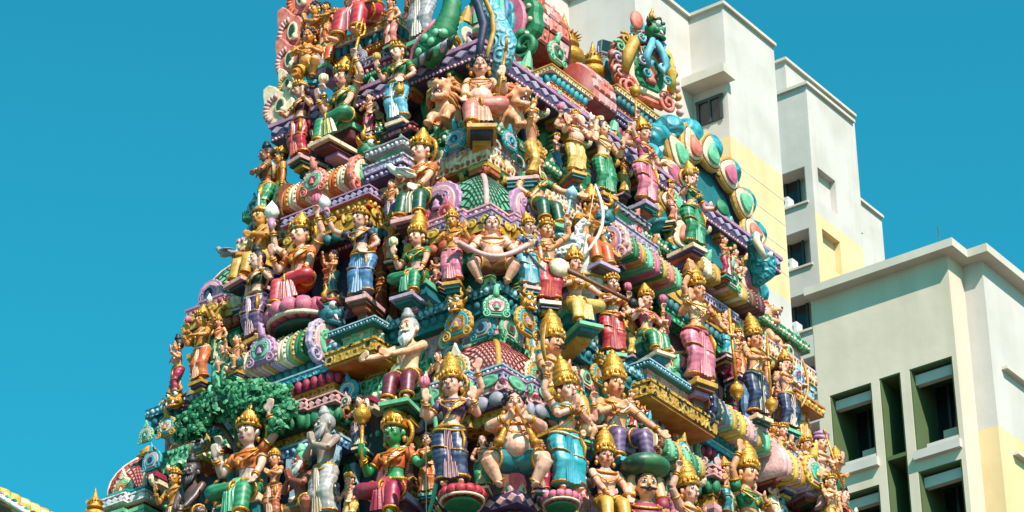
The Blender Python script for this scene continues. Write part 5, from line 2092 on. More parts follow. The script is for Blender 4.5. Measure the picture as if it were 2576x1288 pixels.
e = MB().ell((.62, -.5, .36), .14, 10, 7).build('eye', 'mint', mk)
MB().ell((.62, -.62, .38), .06, 8, 6).build('pupil', 'white', e)


def flame(x, y, w, label, cols, face='L', turn=0, asp=1.3, off=.0):
    p = hit(x, y, face, off)
    r = root('flame_plume', label, 'ornament', p, ROT[face] + rad(turn), w * mpp(p), 'flame plumes of the great arch')
    r.scale.z *= asp
    ol = []
    for i in range(29):
        t = i / 28
        a = rad(-70 + 300 * t)
        rr_ = .42 * (1 + .05 * abs(sin(8 * a)))
        tip = math.exp(-((a - rad(118)) / .35) ** 2) * .42
        ol.append(((rr_ + tip) * cos(a), (rr_ + tip) * sin(a)))
    o = MB().plate(ol, .10, -.08, .06).build('plume', cols[0], r, False)
    for k in range(9):
        a = rad(95 + 17 * k)
        MB().tube([(.24 * cos(a), -.10, .24 * sin(a)), (.34 * cos(a), -.13, .34 * sin(a)), (.41 * cos(a + .1), -.10, .41 * sin(a + .1))], [.04, .05, .015], 6).build('barb', cols[1], o)
    MB().plate([(.16 * cos(rad(a)) + .10, .22 * sin(rad(a)) + .02) for a in range(0, 360, 20)], -.08, -.13, .1, (.1, .02)).build('eye_rim', 'cream', o, False)
    MB().plate([(.10 * cos(rad(a)) + .11, .15 * sin(rad(a)) + .02) for a in range(0, 360, 20)], -.12, -.15, .1, (.1, .02)).build('eye_spot', 'dkgreen', o, False)
    MB().ell((.22, -.14, -.16), .09, 8, 6).build('bead', 'cream', o)
    return r


flame(756, 2, 92, 'salmon flame plume at the very top left of the tower', ('salmon', 'orange'))
flame(734, 88, 98, 'salmon flame plume second from the top on the left edge', ('salmon', 'lightpink'))
flame(726, 158, 88, 'salmon flame plume third from the top on the left edge', ('salmon', 'lightpink'))
flame(722, 216, 60, 'cream curl plume below the salmon flames on the left edge', ('cream', 'ochre'))
flame(704, 276, 112, 'large cream and teal shell plume at the left edge beside the red-sari woman', ('cream', 'lightpink'), asp=1.0)
for i, (x, y) in enumerate(((790, 190), (905, 40), (1062, 110))):
    flame(x, y, 52, ['dark green plume rising behind the seated goddess', 'orange plume behind the pink-robed figure', 'white-tipped plume beside the green sea-beast'][i],
          (['green', 'terracotta', 'lilac'][i], ['mint', 'orange', 'white'][i]))

# great arch on the right face
p = hit(1775, 560, 'R', -.06)
ga = root('great_arch', 'great teal horseshoe arch with paisley border and blue knobs on the right face', 'ornament', p, ROT['R'], 1.0)
ra = 1.05
ARC = lambda r, t: (r * cos(rad(t)), r * 0.98 * sin(rad(t)))
MB().plate([ARC(ra * .70, t) for t in range(-40, 221, 10)], .25, .0).build('tympanum', 'teal', ga, False)
MB().plate([ARC(ra, t) for t in range(-45, 226, 6)] + [ARC(ra * .68, t) for t in range(225, -46, -6)], .10, -.05).build('border_ground', 'navy', ga, False)
for k in range(11):
    t = -38 + k * 25.6
    c = ARC(ra * .84, t)
    xf = Matrix.Translation((c[0], -.05, c[1])) @ Matrix.Rotation(-rad(t - 90), 4, 'Y') @ Matrix.Scale(.52, 4)
    pa = [(.42 * cos(rad(a)) * (1 - .25 * sin(rad(a))), .40 * sin(rad(a)) + (.16 * max(0, sin(rad(a))) ** 3)) for a in range(0, 360, 15)]
    q = MB(xf).plate(pa, .0, -.12, .08).build('paisley', 'ochre', ga, False)
    MB(xf).plate([(u * .78, v * .78 - .02) for u, v in pa], -.11, -.17, .08).build('paisley_fill', 'cream', q, False)
    MB(xf).plate([(u * .84, v * .84 - .015) for u, v in pa], -.105, -.125, .02).build('paisley_line', 'maroon', q, False)
    MB(xf).plate([(u * .52, v * .52 - .06) for u, v in pa], -.16, -.26, .35).build('paisley_eye', ['pink', 'mint', 'salmon', 'mint'][k % 4], q, False)
for k in range(14):
    t = -44 + k * 20.6
    c = ARC(ra * 1.07, t)
    q = MB().ell((c[0], .06, c[1]), (.205, .19, .185), 12, 8).build('knob', M_scroll('turq', 'teal', 4.5, 2), ga)
    d = ARC(ra * .99, t)
    MB().ell((d[0], .16, d[1]), (.12, .10, .12), 8, 6).build('knob_collar', 'rust', q)
MB().tube([ARC3 for ARC3 in [(ARC(ra * 1.005, t)[0], -.03, ARC(ra * 1.005, t)[1]) for t in range(-45, 226, 9)]], .035, 6).build('rim', 'ltblue', ga)

p = hit(1893, 660, 'R', .10)
mo = root('makara', 'blue sea-beast with curled cream snout at the right foot of the great arch', 'ornament', p, ROT['R'], 105 * mpp(p))
MB().tube([(.15, 0, -.55), (.32, -.05, -.2), (.30, -.08, .15), (.05, -.1, .28), (-.15, -.12, .45), (-.02, -.12, .68), (.22, -.12, .62)], [.12, .38, .42, .26, .17, .12, .05], 14, flat=.75).build('body', M_scroll('turq', 'teal', 4.5, 2), mo)
MB().tube([(-.02, -.38, -.05), (-.18, -.36, .12), (-.28, -.3, .36), (-.2, -.28, .58), (.0, -.28, .62)], [.05, .09, .10, .08, .03], 9).build('snout', 'cream', mo)
MB().ell((.16, -.42, .12), .09, 10, 7).build('eye', 'white', mo)
MB().ell((.16, -.49, .12), .04, 8, 6).build('pupil', 'black', mo)

# the tall horned crest on the upper right shrine
p = hit(1622, 178, 'R', .06)
kc = root('horned_crest', 'tall carved crest with green fanged mask, gold horns and blue scrolls on the right shrine', 'ornament', p, ROT['R'] + rad(-14), 128 * mpp(p))
nasi_parts(kc, Matrix.Translation((0, 0, -.15)) @ Matrix.Diagonal((1.25, 1.0, 1.35, 1)), ('salmon', 'cream', 'green', 'brown', 'lightpink'), None)
mask_parts(kc, Matrix.Translation((.05, -.25, .80)) @ Matrix.Rotation(rad(25), 4, 'Z') @ Matrix.Scale(.52, 4), ('green', 'dkgreen'))
for sd in (-1, 1):
    MB().tube([(sd * .05, -.32, .55), (sd * .16, -.36, .30), (sd * .28, -.34, .05), (sd * .18, -.32, -.12), (sd * .08, -.32, .02)], [.06, .08, .085, .07, .04], 9).build('blue_scroll', 'skyblue', kc)
    MB().tube([(sd * .22, -.2, .60), (sd * .42, -.18, .42), (sd * .55, -.14, .1), (sd * .62, -.1, -.3)], [.08, .13, .13, .08], 9).build('side_plume', ['ochre', 'yellow'][sd > 0], kc)
    MB().ell((sd * .30, -.15, .98), (.17, .08, .22), 10, 8).build('fan', 'salmon', kc)
MB().ell((0, .12, .98), (.22, .10, .30), 12, 9).build('back_fan', 'turq', kc)
MB().plate(arch_poly(.80, -50, 230, 60, .06, 9, .10), .16, .04, .05).build('outer_plate', 'terracotta', kc, False)
for k in range(13):
    t = rad(-40 + 260 * k / 12)
    c_ = (.73 * cos(t), .80 * sin(t) - .05)
    sp, sr = spiral(c_, .15, 1.4, 1 if c_[0] > 0 else -1, 18, -.02, t)
    MB().tube(sp, sr, 6).build('scroll', ['salmon', 'cream', 'ochre', 'mint', 'lilac', 'lightpink'][k % 6], kc)
for k in range(8):
    sp, sr = spiral((-.34 + .10 * (k % 2) + (.55 if k > 3 else 0), .50 - .26 * (k % 4)), .12, 1.3, 1 if k > 3 else -1, 16, -.30, .5)
    MB().tube(sp, sr, 6).build('scroll', ['skyblue', 'green', 'lilac', 'turq'][k % 4], kc)
for k in range(6):
    MB().lathe([(.05, 0), (.085, .05), (.06, .12), (.0, .17)], 8, (.70 + .02 * k, -.05, .15 - .17 * k), Matrix.Rotation(rad(60), 3, 'Y')).build('edge_bud', ['ochre', 'cream', 'lightpink'][k % 3], kc)
p = hit(1512, 245, 'R', -.55)
bk = root('vault_end', 'plain blue and maroon barrel vault behind the horned crest', 'roof', p, ROT['R'], 1.0)
MB().rings([[Vector((x, -.32 * cos(t), .46 * sin(t))) for t in [(-.3 + (pi + .6) * j / 18) for j in range(19)]] for x in (-.25, .35)]).build('vault', 'teal', bk)
MB().rings([[Vector((x, -.36 * cos(t), .50 * sin(t))) for t in [(-.3 + (pi + .6) * j / 18) for j in range(19)]] for x in (.35, .55)]).build('vault_band', 'maroon', bk)
rb2 = root('lattice_roof', 'small pink panelled barrel roof below the gold pot finials', 'roof', hit(1440, 245, 'R', -.22), ROT['R'], 1.0)
MB().rings([[Vector((x, -.30 * cos(t), .40 * sin(t))) for t in [(-.4 + (pi + .8) * j / 18) for j in range(19)]] for x in (-.05, .42)]).build('vault', 'rust', rb2)
for i in range(4):
    for j in range(5):
        def q2(x, t, k_):
            return Vector((x, -.30 * k_ * cos(t), .40 * k_ * sin(t)))
        x0, x1, t0, t1 = -.03 + i * .11, .065 + i * .11, -.3 + j * .34, -.02 + j * .34
        MB().add([q2(x0, t0, 1.01), q2(x1, t0, 1.01), q2(x1, t1, 1.01), q2(x0, t1, 1.01), q2(x0 + .01, t0 + .04, 1.07), q2(x1 - .01, t0 + .04, 1.07), q2(x1 - .01, t1 - .04, 1.07), q2(x0 + .01, t1 - .04, 1.07)],
                 [(4, 5, 6, 7), (0, 1, 5, 4), (1, 2, 6, 5), (2, 3, 7, 6), (3, 0, 4, 7)]).build('panel', random.choice(['lightpink', 'salmon']), rb2, False)
fl = root('floodlight', 'grey floodlight box on the roof beside the gold pot finials', 'light', hit(1524, 122, 'R', -.75), ROT['R'] + rad(-25), 46 * mpp(p))
MB().box((0, 0, 0), (.9, .5, .75), Matrix.Rotation(rad(15), 3, 'X')).build('housing', 'grey', fl, False)
MB().box((0, -.27, .0), (.8, .04, .62), Matrix.Rotation(rad(15), 3, 'X')).build('lens', GLASS, fl, False)
MB().tube([(-.5, 0, 0), (-.5, .0, -.6), (.5, 0, -.6), (.5, 0, 0)], .04, 6).build('bracket', 'grey', fl)

pot_finial(1340, 60, 108, 'R', 'gold pot finial cut by the top edge, nearest of the row', off=-.95)
pot_finial(1424, 190, 165, 'R', 'gold pot finial with tall spire above the mint crest', off=-.30)
pot_finial(1494, 215, 118, 'R', 'gold pot finial beside the grey floodlight', off=-.45)
pot_finial(236, 1325, 96, 'L', 'gold pot finial at the lower left edge below the peach dome', off=.1)
for k in range(3):
    p = hit(1350 + k * 9, 40 + k * 6, 'R', -.35)
wg = root('bird_wing', 'dark purple carved bird with yellow body on the roof ridge', 'ornament', hit(1352, 45, 'R', -.4), ROT['R'], 70 * mpp(p))
MB().tube([(-.5, 0, .35), (-.1, -.1, .3), (.25, -.1, .0), (.45, -.05, -.45)], [.05, .22, .22, .04], 10, flat=.5).build('wing', 'maroon', wg)
MB().ell((-.15, -.1, -.1), (.28, .22, .3), 10, 8).build('body', 'yellow', wg)
MB().ell((-.35, -.15, .15), (.15, .15, .16), 9, 7).build('head', 'cream', wg)

# ------------------------------------------------------------------ statues, upper storeys
F = figure
F(930, -95, 300, 'L', 'seated statue in a pink pleated robe with red knees, cut off at the top edge', 'sit', 'skintan', 'red', top='lightpink', sash='pink', pleat='lightpink', arms=('lap', 'knee'), off=.05, seat=False)
F(1062, -85, 215, 'L', 'standing bare-legged brown statue right of the pink robe, head out of frame', 'stand', 'skinbrown', 'grey', fem=False, arms=('down', 'chest'), off=-.05)
F(794, 27, 165, 'L', 'small golden kneeling figure highest at the left under the flames', 'crouch', 'skingold', 'orange', hat='curls', fem=False, arms=('pray', 'pray'), turn=-20, off=-.05)
F(774, 97, 180, 'L', 'small golden crouching figure holding a blue bowl by the left flames', 'crouch', 'skingold', 'ochre', hat='curls', fem=False, fat=.4, arms=('fwd', 'chest'), turn=30, off=-.0)
F(846, 52, 185, 'L', 'gold crowned figure in orange behind the pink robe', 'sit', 'skintan', 'orange', top='orange', hat='low', arms=('chest', 'knee'), off=-.15)
F(1004, 138, 193, 'L', 'standing woman in a light blue sari and green blouse, hand on hip', 'stand', 'skinpink', 'skyblue', top='green', sash='turq', pleat='white', hat='low', arms=('bless', 'hip'),
  items=(('lotus', 0, (0, 0, 1), .3, 'ochre'), ('pouch', 1)), turn=4, yaw=-25, off=.12)
F(866, 202, 235, 'L', 'seated four-armed goddess in a bright green sari with gold crown', 'lalitb', 'skinpink', 'green', top='green', sash='green', pleat='yellow', arms=('bless', 'knee', 'rear', 'up'),
  items=(('lotus', 2, (0, 0, 1), .3, 'cream'), ('trident', 3, (.3, 0, 1), .45)), halo=True, turn=-5, yaw=-12, off=.12)
F(756, 234, 188, 'L', 'standing woman in a red sari and maroon blouse facing left', 'stand', 'skinpink', 'red', top='maroon', sash='crimson', pleat='salmon', hat='low', arms=('fwd', 'bless'), turn=-12, yaw=-30, off=.1)
F(671, 398, 190, 'L', 'shaded brown woman at the left edge beside the orange barrel roof, outermost', 'stand', 'skinbrown', 'green', top='bronze', sash='ochre', hat='bun', arms=('down', 'chest'), turn=-45, off=-.02)
F(706, 402, 180, 'L', 'shaded brown crowned figure tucked next to the orange barrel roof', 'stand', 'skingold', 'green', fem=False, hat='low', arms=('chest', 'down'), turn=-40, off=-.12)
F(1210, 175, 235, 'C', 'pot-bellied seated dwarf with green breast bands holding a gold trident', 'lalitb', 'skinpink', 'salmon', hat='curls', fem=True, fat=.9, arms=('knee', 'bless'),
  items=(('trident', 1, (.15, 0, 1), .62),), top=None, turn=-8, off=-.05)
F(1338, 300, 170, 'R', 'orange bare-backed figure climbing right of the lion', 'stand', 'skintan', 'ochre', hat='low', fem=False, arms=('up', 'out'), turn=30, off=.12)
F(1449, 303, 150, 'R', 'pink elephant-headed statue in gold trousers', 'stand', 'skinpink', 'yellow', hat='low', fem=False, fat=.7, trunk=True, arms=('bless', 'give', 'rear', 'rear'),
  items=(('lotus', 2, (0, 0, 1), .3), ('conch', 3)), turn=-25, off=.16)
F(1521, 332, 182, 'R', 'bare-chested man in a green loincloth with one arm over his head', 'stand', 'skincream', 'green', hat='none', fem=False, arms=('over', 'bless'), sash=None, pleat='mint', turn=-12, yaw=10, off=.14)
F(1624, 345, 192, 'R', 'standing woman in a rose sari with gold crown, right arm raised', 'stand', 'skinpink', 'pink', top='pink', sash='ochre', pleat='lightpink', arms=('up', 'give', 'rear', 'down'),
  items=(('mace', 0, (0, 0, 1), .35), ('mace', 3, (0, 0, -1), .5)), turn=-5, off=.14)
F(1745, 458, 186, 'R', 'standing woman in an emerald sari with gold crown beside the great arch', 'stand', 'skinpink', 'green', top='green', sash='green', pleat='mint', arms=('bless', 'out'),
  items=(('lotus', 0, (0, 0, 1), .3, 'ochre'), ('shield', 1)), halo=True, turn=-8, off=.30)
F(1826, 612, 95, 'R', 'tiny rosy attendant under the foot of the great arch, left of two', 'stand', 'skintan', 'crimson', hat='none', fem=False, arms=('chest', 'hip'), off=.25)
F(1852, 640, 90, 'R', 'tiny rosy attendant under the foot of the great arch, right of two', 'crouch', 'skinpink', 'white', hat='none', fem=False, arms=('out', 'chest'), off=.25)

# middle storeys
F(1062, 390, 255, 'L', 'statue in an orange shawl cradling a white dove under the corner slab', 'sit', 'skinpink', 'dkgreen', top='orange', sash='salmon', hat='crown', arms=('fwd', 'lap'), halo=True,
  items=(('dove', 0, (-.9, -.3, .1), .3),), turn=12, yaw=-25, off=.02)
F(1348, 420, 225, 'R', 'man in green leaning right from behind the lattice dome with a long arm out', 'sit', 'skintan', 'dkgreen', top='green', sash='ochre', hat='tall', fem=False,
  arms=('hip', ((.34, -.2, .60), (.3, .3, -1), None, .1)), turn=-18, yaw=14, off=.02)
F(1469, 520, 225, 'R', 'golden-brown crowned archer bending right with a white bow', 'sit', 'skingold', 'orange', hat='crown', fem=False, arms=('fwd', 'outlow'), lean=.08,
  items=(('bow', 0, (.15, -.1, 1), .8, 'white'),), turn=-10, yaw=10, tiltx=10, off=.12)
F(656, 555, 225, 'L', 'olive-gold boy in a plumed headband holding out a grey dove at the left edge', 'sit', 'skingold', 'ochre', hat='plume', fem=False, arms=('out', 'chest'), sash='ochre', moustache=False,
  items=(('dove', 0, (-.9, -.2, .1), .3, 'grey'),), turn=-12, yaw=5, off=.02)
F(756, 602, 255, 'L', 'seated goddess in orange on a pink lotus throne raising a white lotus bud', 'lalitb', 'skinpink', 'red', top='orange', sash='salmon', pleat='lightpink', arms=('bless', 'knee', 'upopen', 'up'),
  items=(('bud', 2, (0, 0, 1)), ('lotus', 3, (0, 0, 1), .3)), halo=True, turn=6, yaw=-14, off=.10, seat=False)
lotus_base(764, 790, 190, 'L', 'pink lotus throne with green plinth under the goddess in orange', 'pink', 'dkgreen', off=.06)
F(908, 562, 213, 'L', 'standing woman in a blue sari raising a white-tipped mace', 'stand', 'skinpink', 'blue', top='navy', sash='ochre', pleat='ltblue', hat='low',
  arms=(((.30, -.16, .93), (.8, .2, -.6), (0, 0, 1), .9), 'hip'), items=(('bud', 0, (-.25, 0, 1)),), turn=10, yaw=-18, off=.10)
F(645, 668, 212, 'L', 'standing woman in a violet sari turned to the left below the plumed boy', 'stand', 'skinpink', 'purple', top='dkgreen', sash='lilac', pleat='lightpink', hat='bun', arms=('down', 'bless'), turn=-8, yaw=-22, off=.16)
F(1052, 606, 213, 'L', 'seated figure in dark green with one knee folded, lifting a cream flower', 'lalita', 'skinpink', 'green', top='green', pleat='mint', hat='tall', arms=('bless', 'knee'),
  items=(('lotus', 0, (0, 0, 1), .3, 'cream'),), turn=6, yaw=-14, off=.05)
F(1140, 567, 165, 'C', 'small standing statue in a rose skirt with gold torso left of the garland dwarf', 'stand', 'skingold', 'pink', fem=False, arms=('chest', 'bless'), sash=None, pleat='lightpink', turn=-25, off=-.05)
g, info = F(1240, 577, 212, 'C', 'plump squatting dwarf holding a pink garland in both hands at the corner', 'squat', 'skinpink', 'brown', hat='none', fem=False, fat=.9, arms=('out', 'out'), jewel=True, turn=-4, off=-.02, seat=False)
w0, w1 = info['wrists'][0], info['wrists'][1]
MB().tube([w0.lerp(w1, t) + Vector((0, -.10 * sin(pi * t) - .02, -.20 * sin(pi * t))) for t in [i / 14 for i in range(15)]], .026, 8).build('garland', 'lightpink', g)
F(1332, 580, 163, 'C', 'small woman in a pale blue sari with a curved sword, right of the garland dwarf', 'stand', 'skinpink', 'skyblue', top='blue', sash='skyblue', pleat='white', arms=('hip', 'down'),
  items=(('sword', 0, (.55, -.3, -.8), .42),), turn=12, off=-.08)
F(1379, 590, 195, 'R', 'slim statue in a scarlet skirt with raised arms behind the white cushion', 'stand', 'skintan', 'red', fem=False, hat='low', arms=('chest', 'up'), pleat='salmon',
  items=(('mace', 1, (.2, 0, 1), .4, 'ltblue'),), turn=-40, off=.12)
v, vi = F(1447, 676, 218, 'R', 'gold-robed musician seated with a long-necked lute across the lap', 'lalitb', 'skinpink', 'yellow', top='ochre', sash='cream', pleat='cream', hat='crown', arms=('chest', ((.26, -.26, .44), (.6, .3, -.6), None, .6)), turn=-28, yaw=8, off=.20)
lt_ = MB().tube([(-.26, -.22, .36), (-.05, -.26, .28), (.2, -.28, .19), (.46, -.30, .10)], [.03, .022, .02, .018], 8).build('lute_neck', 'brown', v)
MB().ell((-.26, -.20, .36), (.11, .07, .10), 12, 8).build('lute_bowl', 'cream', lt_)
MB().ell((.47, -.30, .09), (.05, .05, .05), 9, 7).build('lute_gourd', 'black', lt_)
cu = root('bolster_cushion', 'large white bolster cushion behind the lute player', 'cushion', hit(1478, 730, 'R', .05), ROT['R'], 1.0)
MB().tube([(0, .05, -.05), (.0, .0, .1), (-.04, .0, .3), (-.1, .02, .52), (-.12, .04, .60)], [.10, .19, .19, .15, .06], 14).build('cover', 'white', cu)
MB().tube([(.19 * cos(a * .4488), .19 * sin(a * .4488), .08) for a in range(14)], .02, 6, True).build('cord', 'ochre', cu)
an = root('white_goose', 'white goose with blue-grey feather pattern above the white cushion', 'bird', hit(1410, 640, 'R', .1), ROT['R'] + rad(-30), .9)
MB().tube([(-.25, 0, -.05), (-.1, 0, .0), (.1, -.02, .08), (.22, -.04, .2), (.2, -.06, .36), (.26, -.09, .42), (.33, -.1, .40)], [.03, .12, .13, .07, .045, .05, .012], 11).build('body', M_scroll('white', 'grey', 14, 1.4), an)
for sd in (-1, 1):
    MB().tube([(.12, sd * .11, .12), (-.08, sd * .15, .12), (-.28, sd * .12, .18)], [.05, .08, .01], 8, flat=.5).build('wing', M_scroll('ltblue', 'white', 14, 1.4), an)
F(1545, 727, 187, 'R', 'standing woman in an orange-red sari right of the lute player', 'stand', 'skinpink', 'red', top='orange', sash='ochre', pleat='lightpink', hat='low', arms=('chest', 'hip'), turn=-38, off=.16)
F(1627, 765, 188, 'R', 'seated woman with green knees and rose garlands below the gold cornice', 'sit', 'skinpink', 'green', top='pink', sash='yellow', hat='crown', arms=('bless', 'fwd', 'rear', 'rear'),
  items=(('lotus', 2, (0, 0, 1), .3), ('lotus', 3, (0, 0, 1), .3)), turn=-18, off=.06)
F(1760, 748, 243, 'R', 'tall goddess in a rose-red sari with raised arm, leaning on a long mace', 'stand', 'skintan', 'pink', top='cream', sash='red', pleat='lightpink', hat='tall',
  arms=(((.14, -.12, 1.02), (1, .1, -.2), (0, 0, 1), .2), ((.30, -.08, .56), (.6, .3, .1), None, .7), 'bless', 'chest'), items=(('mace', 1, (.05, 0, -1), .75),), turn=-16, yaw=8, off=.26)
F(1907, 870, 205, 'R', 'crowned gold-clad guard holding a round-headed mace below the lion', 'stand', 'skintan', 'navy', fem=False, hat='tall', sash='white', arms=('fwd', 'down'),
  items=(('mace', 0, (0, 0, -1), .75),), turn=-12, off=.25)
F(1984, 932, 172, 'R', 'crowned bowman at the far right edge in gold and navy', 'stand', 'skinpink', 'navy', fem=False, hat='crown', sash='ochre', arms=('bless', 'fwd'),
  items=(('bow', 1, (.1, 0, 1), .7, 'ochre'),), turn=-12, off=.18)
F(504, 817, 163, 'L', 'gold crowned statue in an orange skirt with four arms by the left edge', 'stand', 'skingold', 'orange', top=None, fem=False, sash='cream', arms=('bless', 'fwd', 'rear', 'upopen'),
  items=(('conch', 3), ('lotus', 2, (0, 0, 1), .3)), turn=-5, off=.12)
F(445, 880, 140, 'L', 'small woman in profile at the far left edge with a white collar', 'stand', 'skintan', 'crimson', top='lightpink', hat='bun', arms=('down', 'bless'), turn=-40, items=(('staff', 0, (0, 0, 1), .5, 'crimson'),), off=.08)
F(596, 862, 120, 'L', 'small turquoise-clad tumbler with arms flung wide under the violet sari', 'crouch', 'skintan', 'turq', fem=False, hat='none', arms=('upopen', 'out'), turn=-10, off=.2)
F(560, 880, 105, 'L', 'small figure in blue trousers beside the tumbler', 'crouch', 'skinpink', 'skyblue', fem=False, hat='curls', arms=('chest', 'out'), turn=-20, off=.15)

# lower storeys
F(1030, 842, 258, 'L', 'old sage with long white beard and bare chest stretching his arms to the left', 'sit', 'skincream', 'maroon', fem=False, hat='bun', hair='hairgrey', beard='white', jewel=False,
  arms=(((.40, -.22, .60), (.3, .3, -1), (-.9, -.3, .3), .05), ((-.10, -.30, .55), (.6, -.2, -1), (-.9, -.3, .3), .05)), turn=14, yaw=-8, off=.16)
F(1392, 880, 275, 'R', 'large moustached head in a heavy gold crown, in profile right of the corner', 'sit', 'skintan', 'ochre', fem=False, hat='tall', moustache=True, arms=('fwd', 'chest'), sash='yellow', turn=-8, yaw=6, off=.06)
F(1139, 990, 262, 'C', 'four-armed goddess in a violet-blue sari on a red lotus, left of the piper', 'stand', 'skinpink', 'navy', top='purple', sash='ochre', pleat='lightpink', hat='tall',
  arms=('bless', 'bless', ((.22, -.02, .80), (1, .3, -.6), (0, 0, 1), .9), 'upopen'), items=(('lotus', 2, (0, 0, 1), .3),), halo=True, turn=-16, yaw=-12, off=-.05, seat=False)
lotus_base(1163, 1240, 118, 'C', 'red lotus pedestal left of the piper', 'red', 'green', off=-.05)
q, qi = F(1299, 1040, 286, 'C', 'plump seated piper in teal shorts blowing twin gold pipes', 'squat', 'skinpink', 'teal', fem=False, fat=.8, hat='curls', arms=(((.085, -.20, .70), (1, -.1, -.5), (-.6, -.3, .3), .9), ((.085, -.20, .70), (1, -.1, -.5), (-.6, -.3, .3), .9)), turn=-6, off=.0, seat=False)
for sd, w in zip((-1, 1), qi['wrists'][:2]):
    m0 = qi['HC'] + Vector((sd * .008, -.098, -.052))
    m1 = m0 + Vector((sd * .13, -.12, -.36))
    MB().tube([m0, m0.lerp(m1, .7), m0.lerp(m1, .92), m1], [.012, .021, .028, .042], 10).build('pipe', 'gold', q)
F(1430, 1004, 262, 'C', 'goddess in a turquoise sari with joined hands on a pink lotus, right of the piper', 'stand', 'skinpink', 'turq', top='teal', sash='cream', pleat='skyblue', hat='tall',
  arms=('pray', 'pray', 'up', 'rear'), items=(('sword', 2, (0, 0, 1), .4, 'ochre'),), turn=18, yaw=12, off=-.05, seat=False)
lotus_base(1412, 1252, 100, 'C', 'pink lotus pedestal right of the piper', 'pink', 'green', off=-.05)
F(1550, 985, 275, 'R', 'large crowned man seated, reaching a long arm down to the right', 'lalita', 'skintan', 'purple', fem=False, hat='tall', sash='lilac', arms=('chest', ((.38, -.22, .40), (.5, .3, -.3), None, .1)),
  legs=(((-.10, -.22, -.18), (-.1, -1, .5)), ((.16, -.22, -.16), (.3, -1, .7))), turn=-30, yaw=6, off=.10)
F(994, 1108, 288, 'L', 'green-skinned seated deity in a red dress holding a tall bow', 'lalita', 'skingreen', 'crimson', top='orange', sash='red', pleat='red', hat='tall', arms=('bless', 'out'),
  items=(('mace', 0, (0, 0, 1), .36), ('bow', 1, (0, 0, 1), 1.2, 'mint')), halo=True, turn=10, yaw=-6, off=.06)
F(818, 1092, 245, 'L', 'thin standing ascetic in a white loincloth with joined hands and top knot', 'stand', 'ascetic', 'hairgrey', fem=False, hat='topknot', hair='hairgrey', beard='hairgrey', jewel=False, arms=('pray', 'pray'), pleat='ochre', turn=-8, yaw=-22, off=.06)  # greyish skin and white cloth darkened further, the cornice's shade put into their colours
F(760, 1180, 225, 'L', 'dark seated sage with white beard and joined hands beside the ascetic', 'squat', 'skinbrown', 'brown', fem=False, hat='bun', hair='mint', beard='white', jewel=False, arms=('pray', 'pray'), turn=-12, yaw=-25, off=.02)
F(624, 1108, 295, 'L', 'pale deity in an orange bodice seated under the leafy tree with raised palms', 'lalita', 'skinpale', 'green', top='orange', pleat='mint', hat='crown',
  arms=('bless', 'upopen', 'rear', 'knee'), halo=True, turn=8, yaw=-4, off=.02)
F(478, 1206, 225, 'L', 'dark grey bearded ascetic in the shade under the left tree branch', 'squat', 'skindark', 'brown', fem=False, hat='topknot', beard='black', jewel=False, arms=('lap', 'lap'), turn=5, off=.0)
F(436, 1218, 170, 'L', 'small gold figure standing at the left of the dark ascetic', 'stand', 'skingold', 'orange', fem=False, hat='low', arms=('bless', 'down'), off=-.05)
F(1470, 1040, 112, 'C', 'naked cream-coloured child with arms outstretched beside the turquoise sari', 'crouch', 'skincream', None, fem=False, hat='none', fat=.5, jewel=False, arms=('out', 'out'), turn=25, off=.12)
F(1526, 1165, 235, 'R', 'pink bare-chested man in a gold crown seen low beside the turquoise sari', 'sit', 'skinpink', 'ochre', fem=False, hat='tall', arms=('lap', 'knee'), turn=-35, off=.22)
c_, ci = F(1638, 1256, 330, 'R', 'moustached man carrying a large green melon on his head', 'stand', 'skintan', 'red', fem=False, hat='none', moustache=True, arms=('over', 'over'), top='crimson', turn=-42, off=.25)
MB().ell(ci['HC'] + Vector((0, .0, .150)), (.165, .14, .080), 18, 12).build('melon', M_scroll('melon', 'dkgreen', 5, .8), c_)
F(1742, 1262, 262, 'R', 'man in a gold crown at the bottom edge, right of the melon carrier', 'stand', 'skinpink', 'ochre', fem=False, hat='tall', arms=('up', 'chest'), sash='ochre', turn=-8, off=.22)
F(1893, 1222, 278, 'R', 'crowned statue with one arm raised high at the lower right', 'stand', 'skintan', 'green', fem=True, top='green', hat='tall', arms=(((.16, -.10, 1.03), (1, .1, -.2), (0, 0, 1), .3), 'chest'), turn=-12, yaw=8, off=.25)
F(2076, 1132, 185, 'R', 'man in a mauve turban holding a gold staff at the right edge', 'stand', 'skinpink', 'lightpink', fem=False, hat='turban', trim='mauve', arms=('fwd', 'bless'), items=(('staff', 0, (-.4, 0, 1), .7),), turn=-12, off=.2)
F(2034, 1130, 150, 'R', 'small cream figure with lifted knees left of the mauve turban', 'crouch', 'skincream', 'green', fem=False, hat='low', arms=('chest', 'knee'), turn=-20, off=.22)
F(2114, 1180, 140, 'R', 'small gold-crowned figure right of the mauve turban', 'stand', 'skingold', 'green', fem=False, hat='tall', arms=('chest', 'down'), off=.2)
F(2098, 1228, 150, 'R', 'small cream-skinned figure with a green shield near the bottom right', 'stand', 'skincream', 'ochre', fem=False, hat='low', arms=('chest', 'down'), items=(('shield', 1),), turn=-15, off=.25)
F(2132, 1265, 150, 'R', 'woman in a magenta blouse at the bottom right end of the tower', 'stand', 'skinpink', 'yellow', top='crimson', hat='bun', arms=('bless', 'down'), turn=-10, off=.22)
F(1975, 1098, 150, 'R', 'small rosy figure beneath the gold lion mask on the lower right ridge', 'stand', 'skinpink', 'white', fem=False, hat='low', arms=('pray', 'pray'), turn=-10, off=.05)
F(2020, 1020, 130, 'R', 'small pink-armed attendant at the far right under the bracket block', 'stand', 'skinpink', 'ochre', fem=False, hat='low', arms=('up', 'hip'), turn=-10, off=.0)
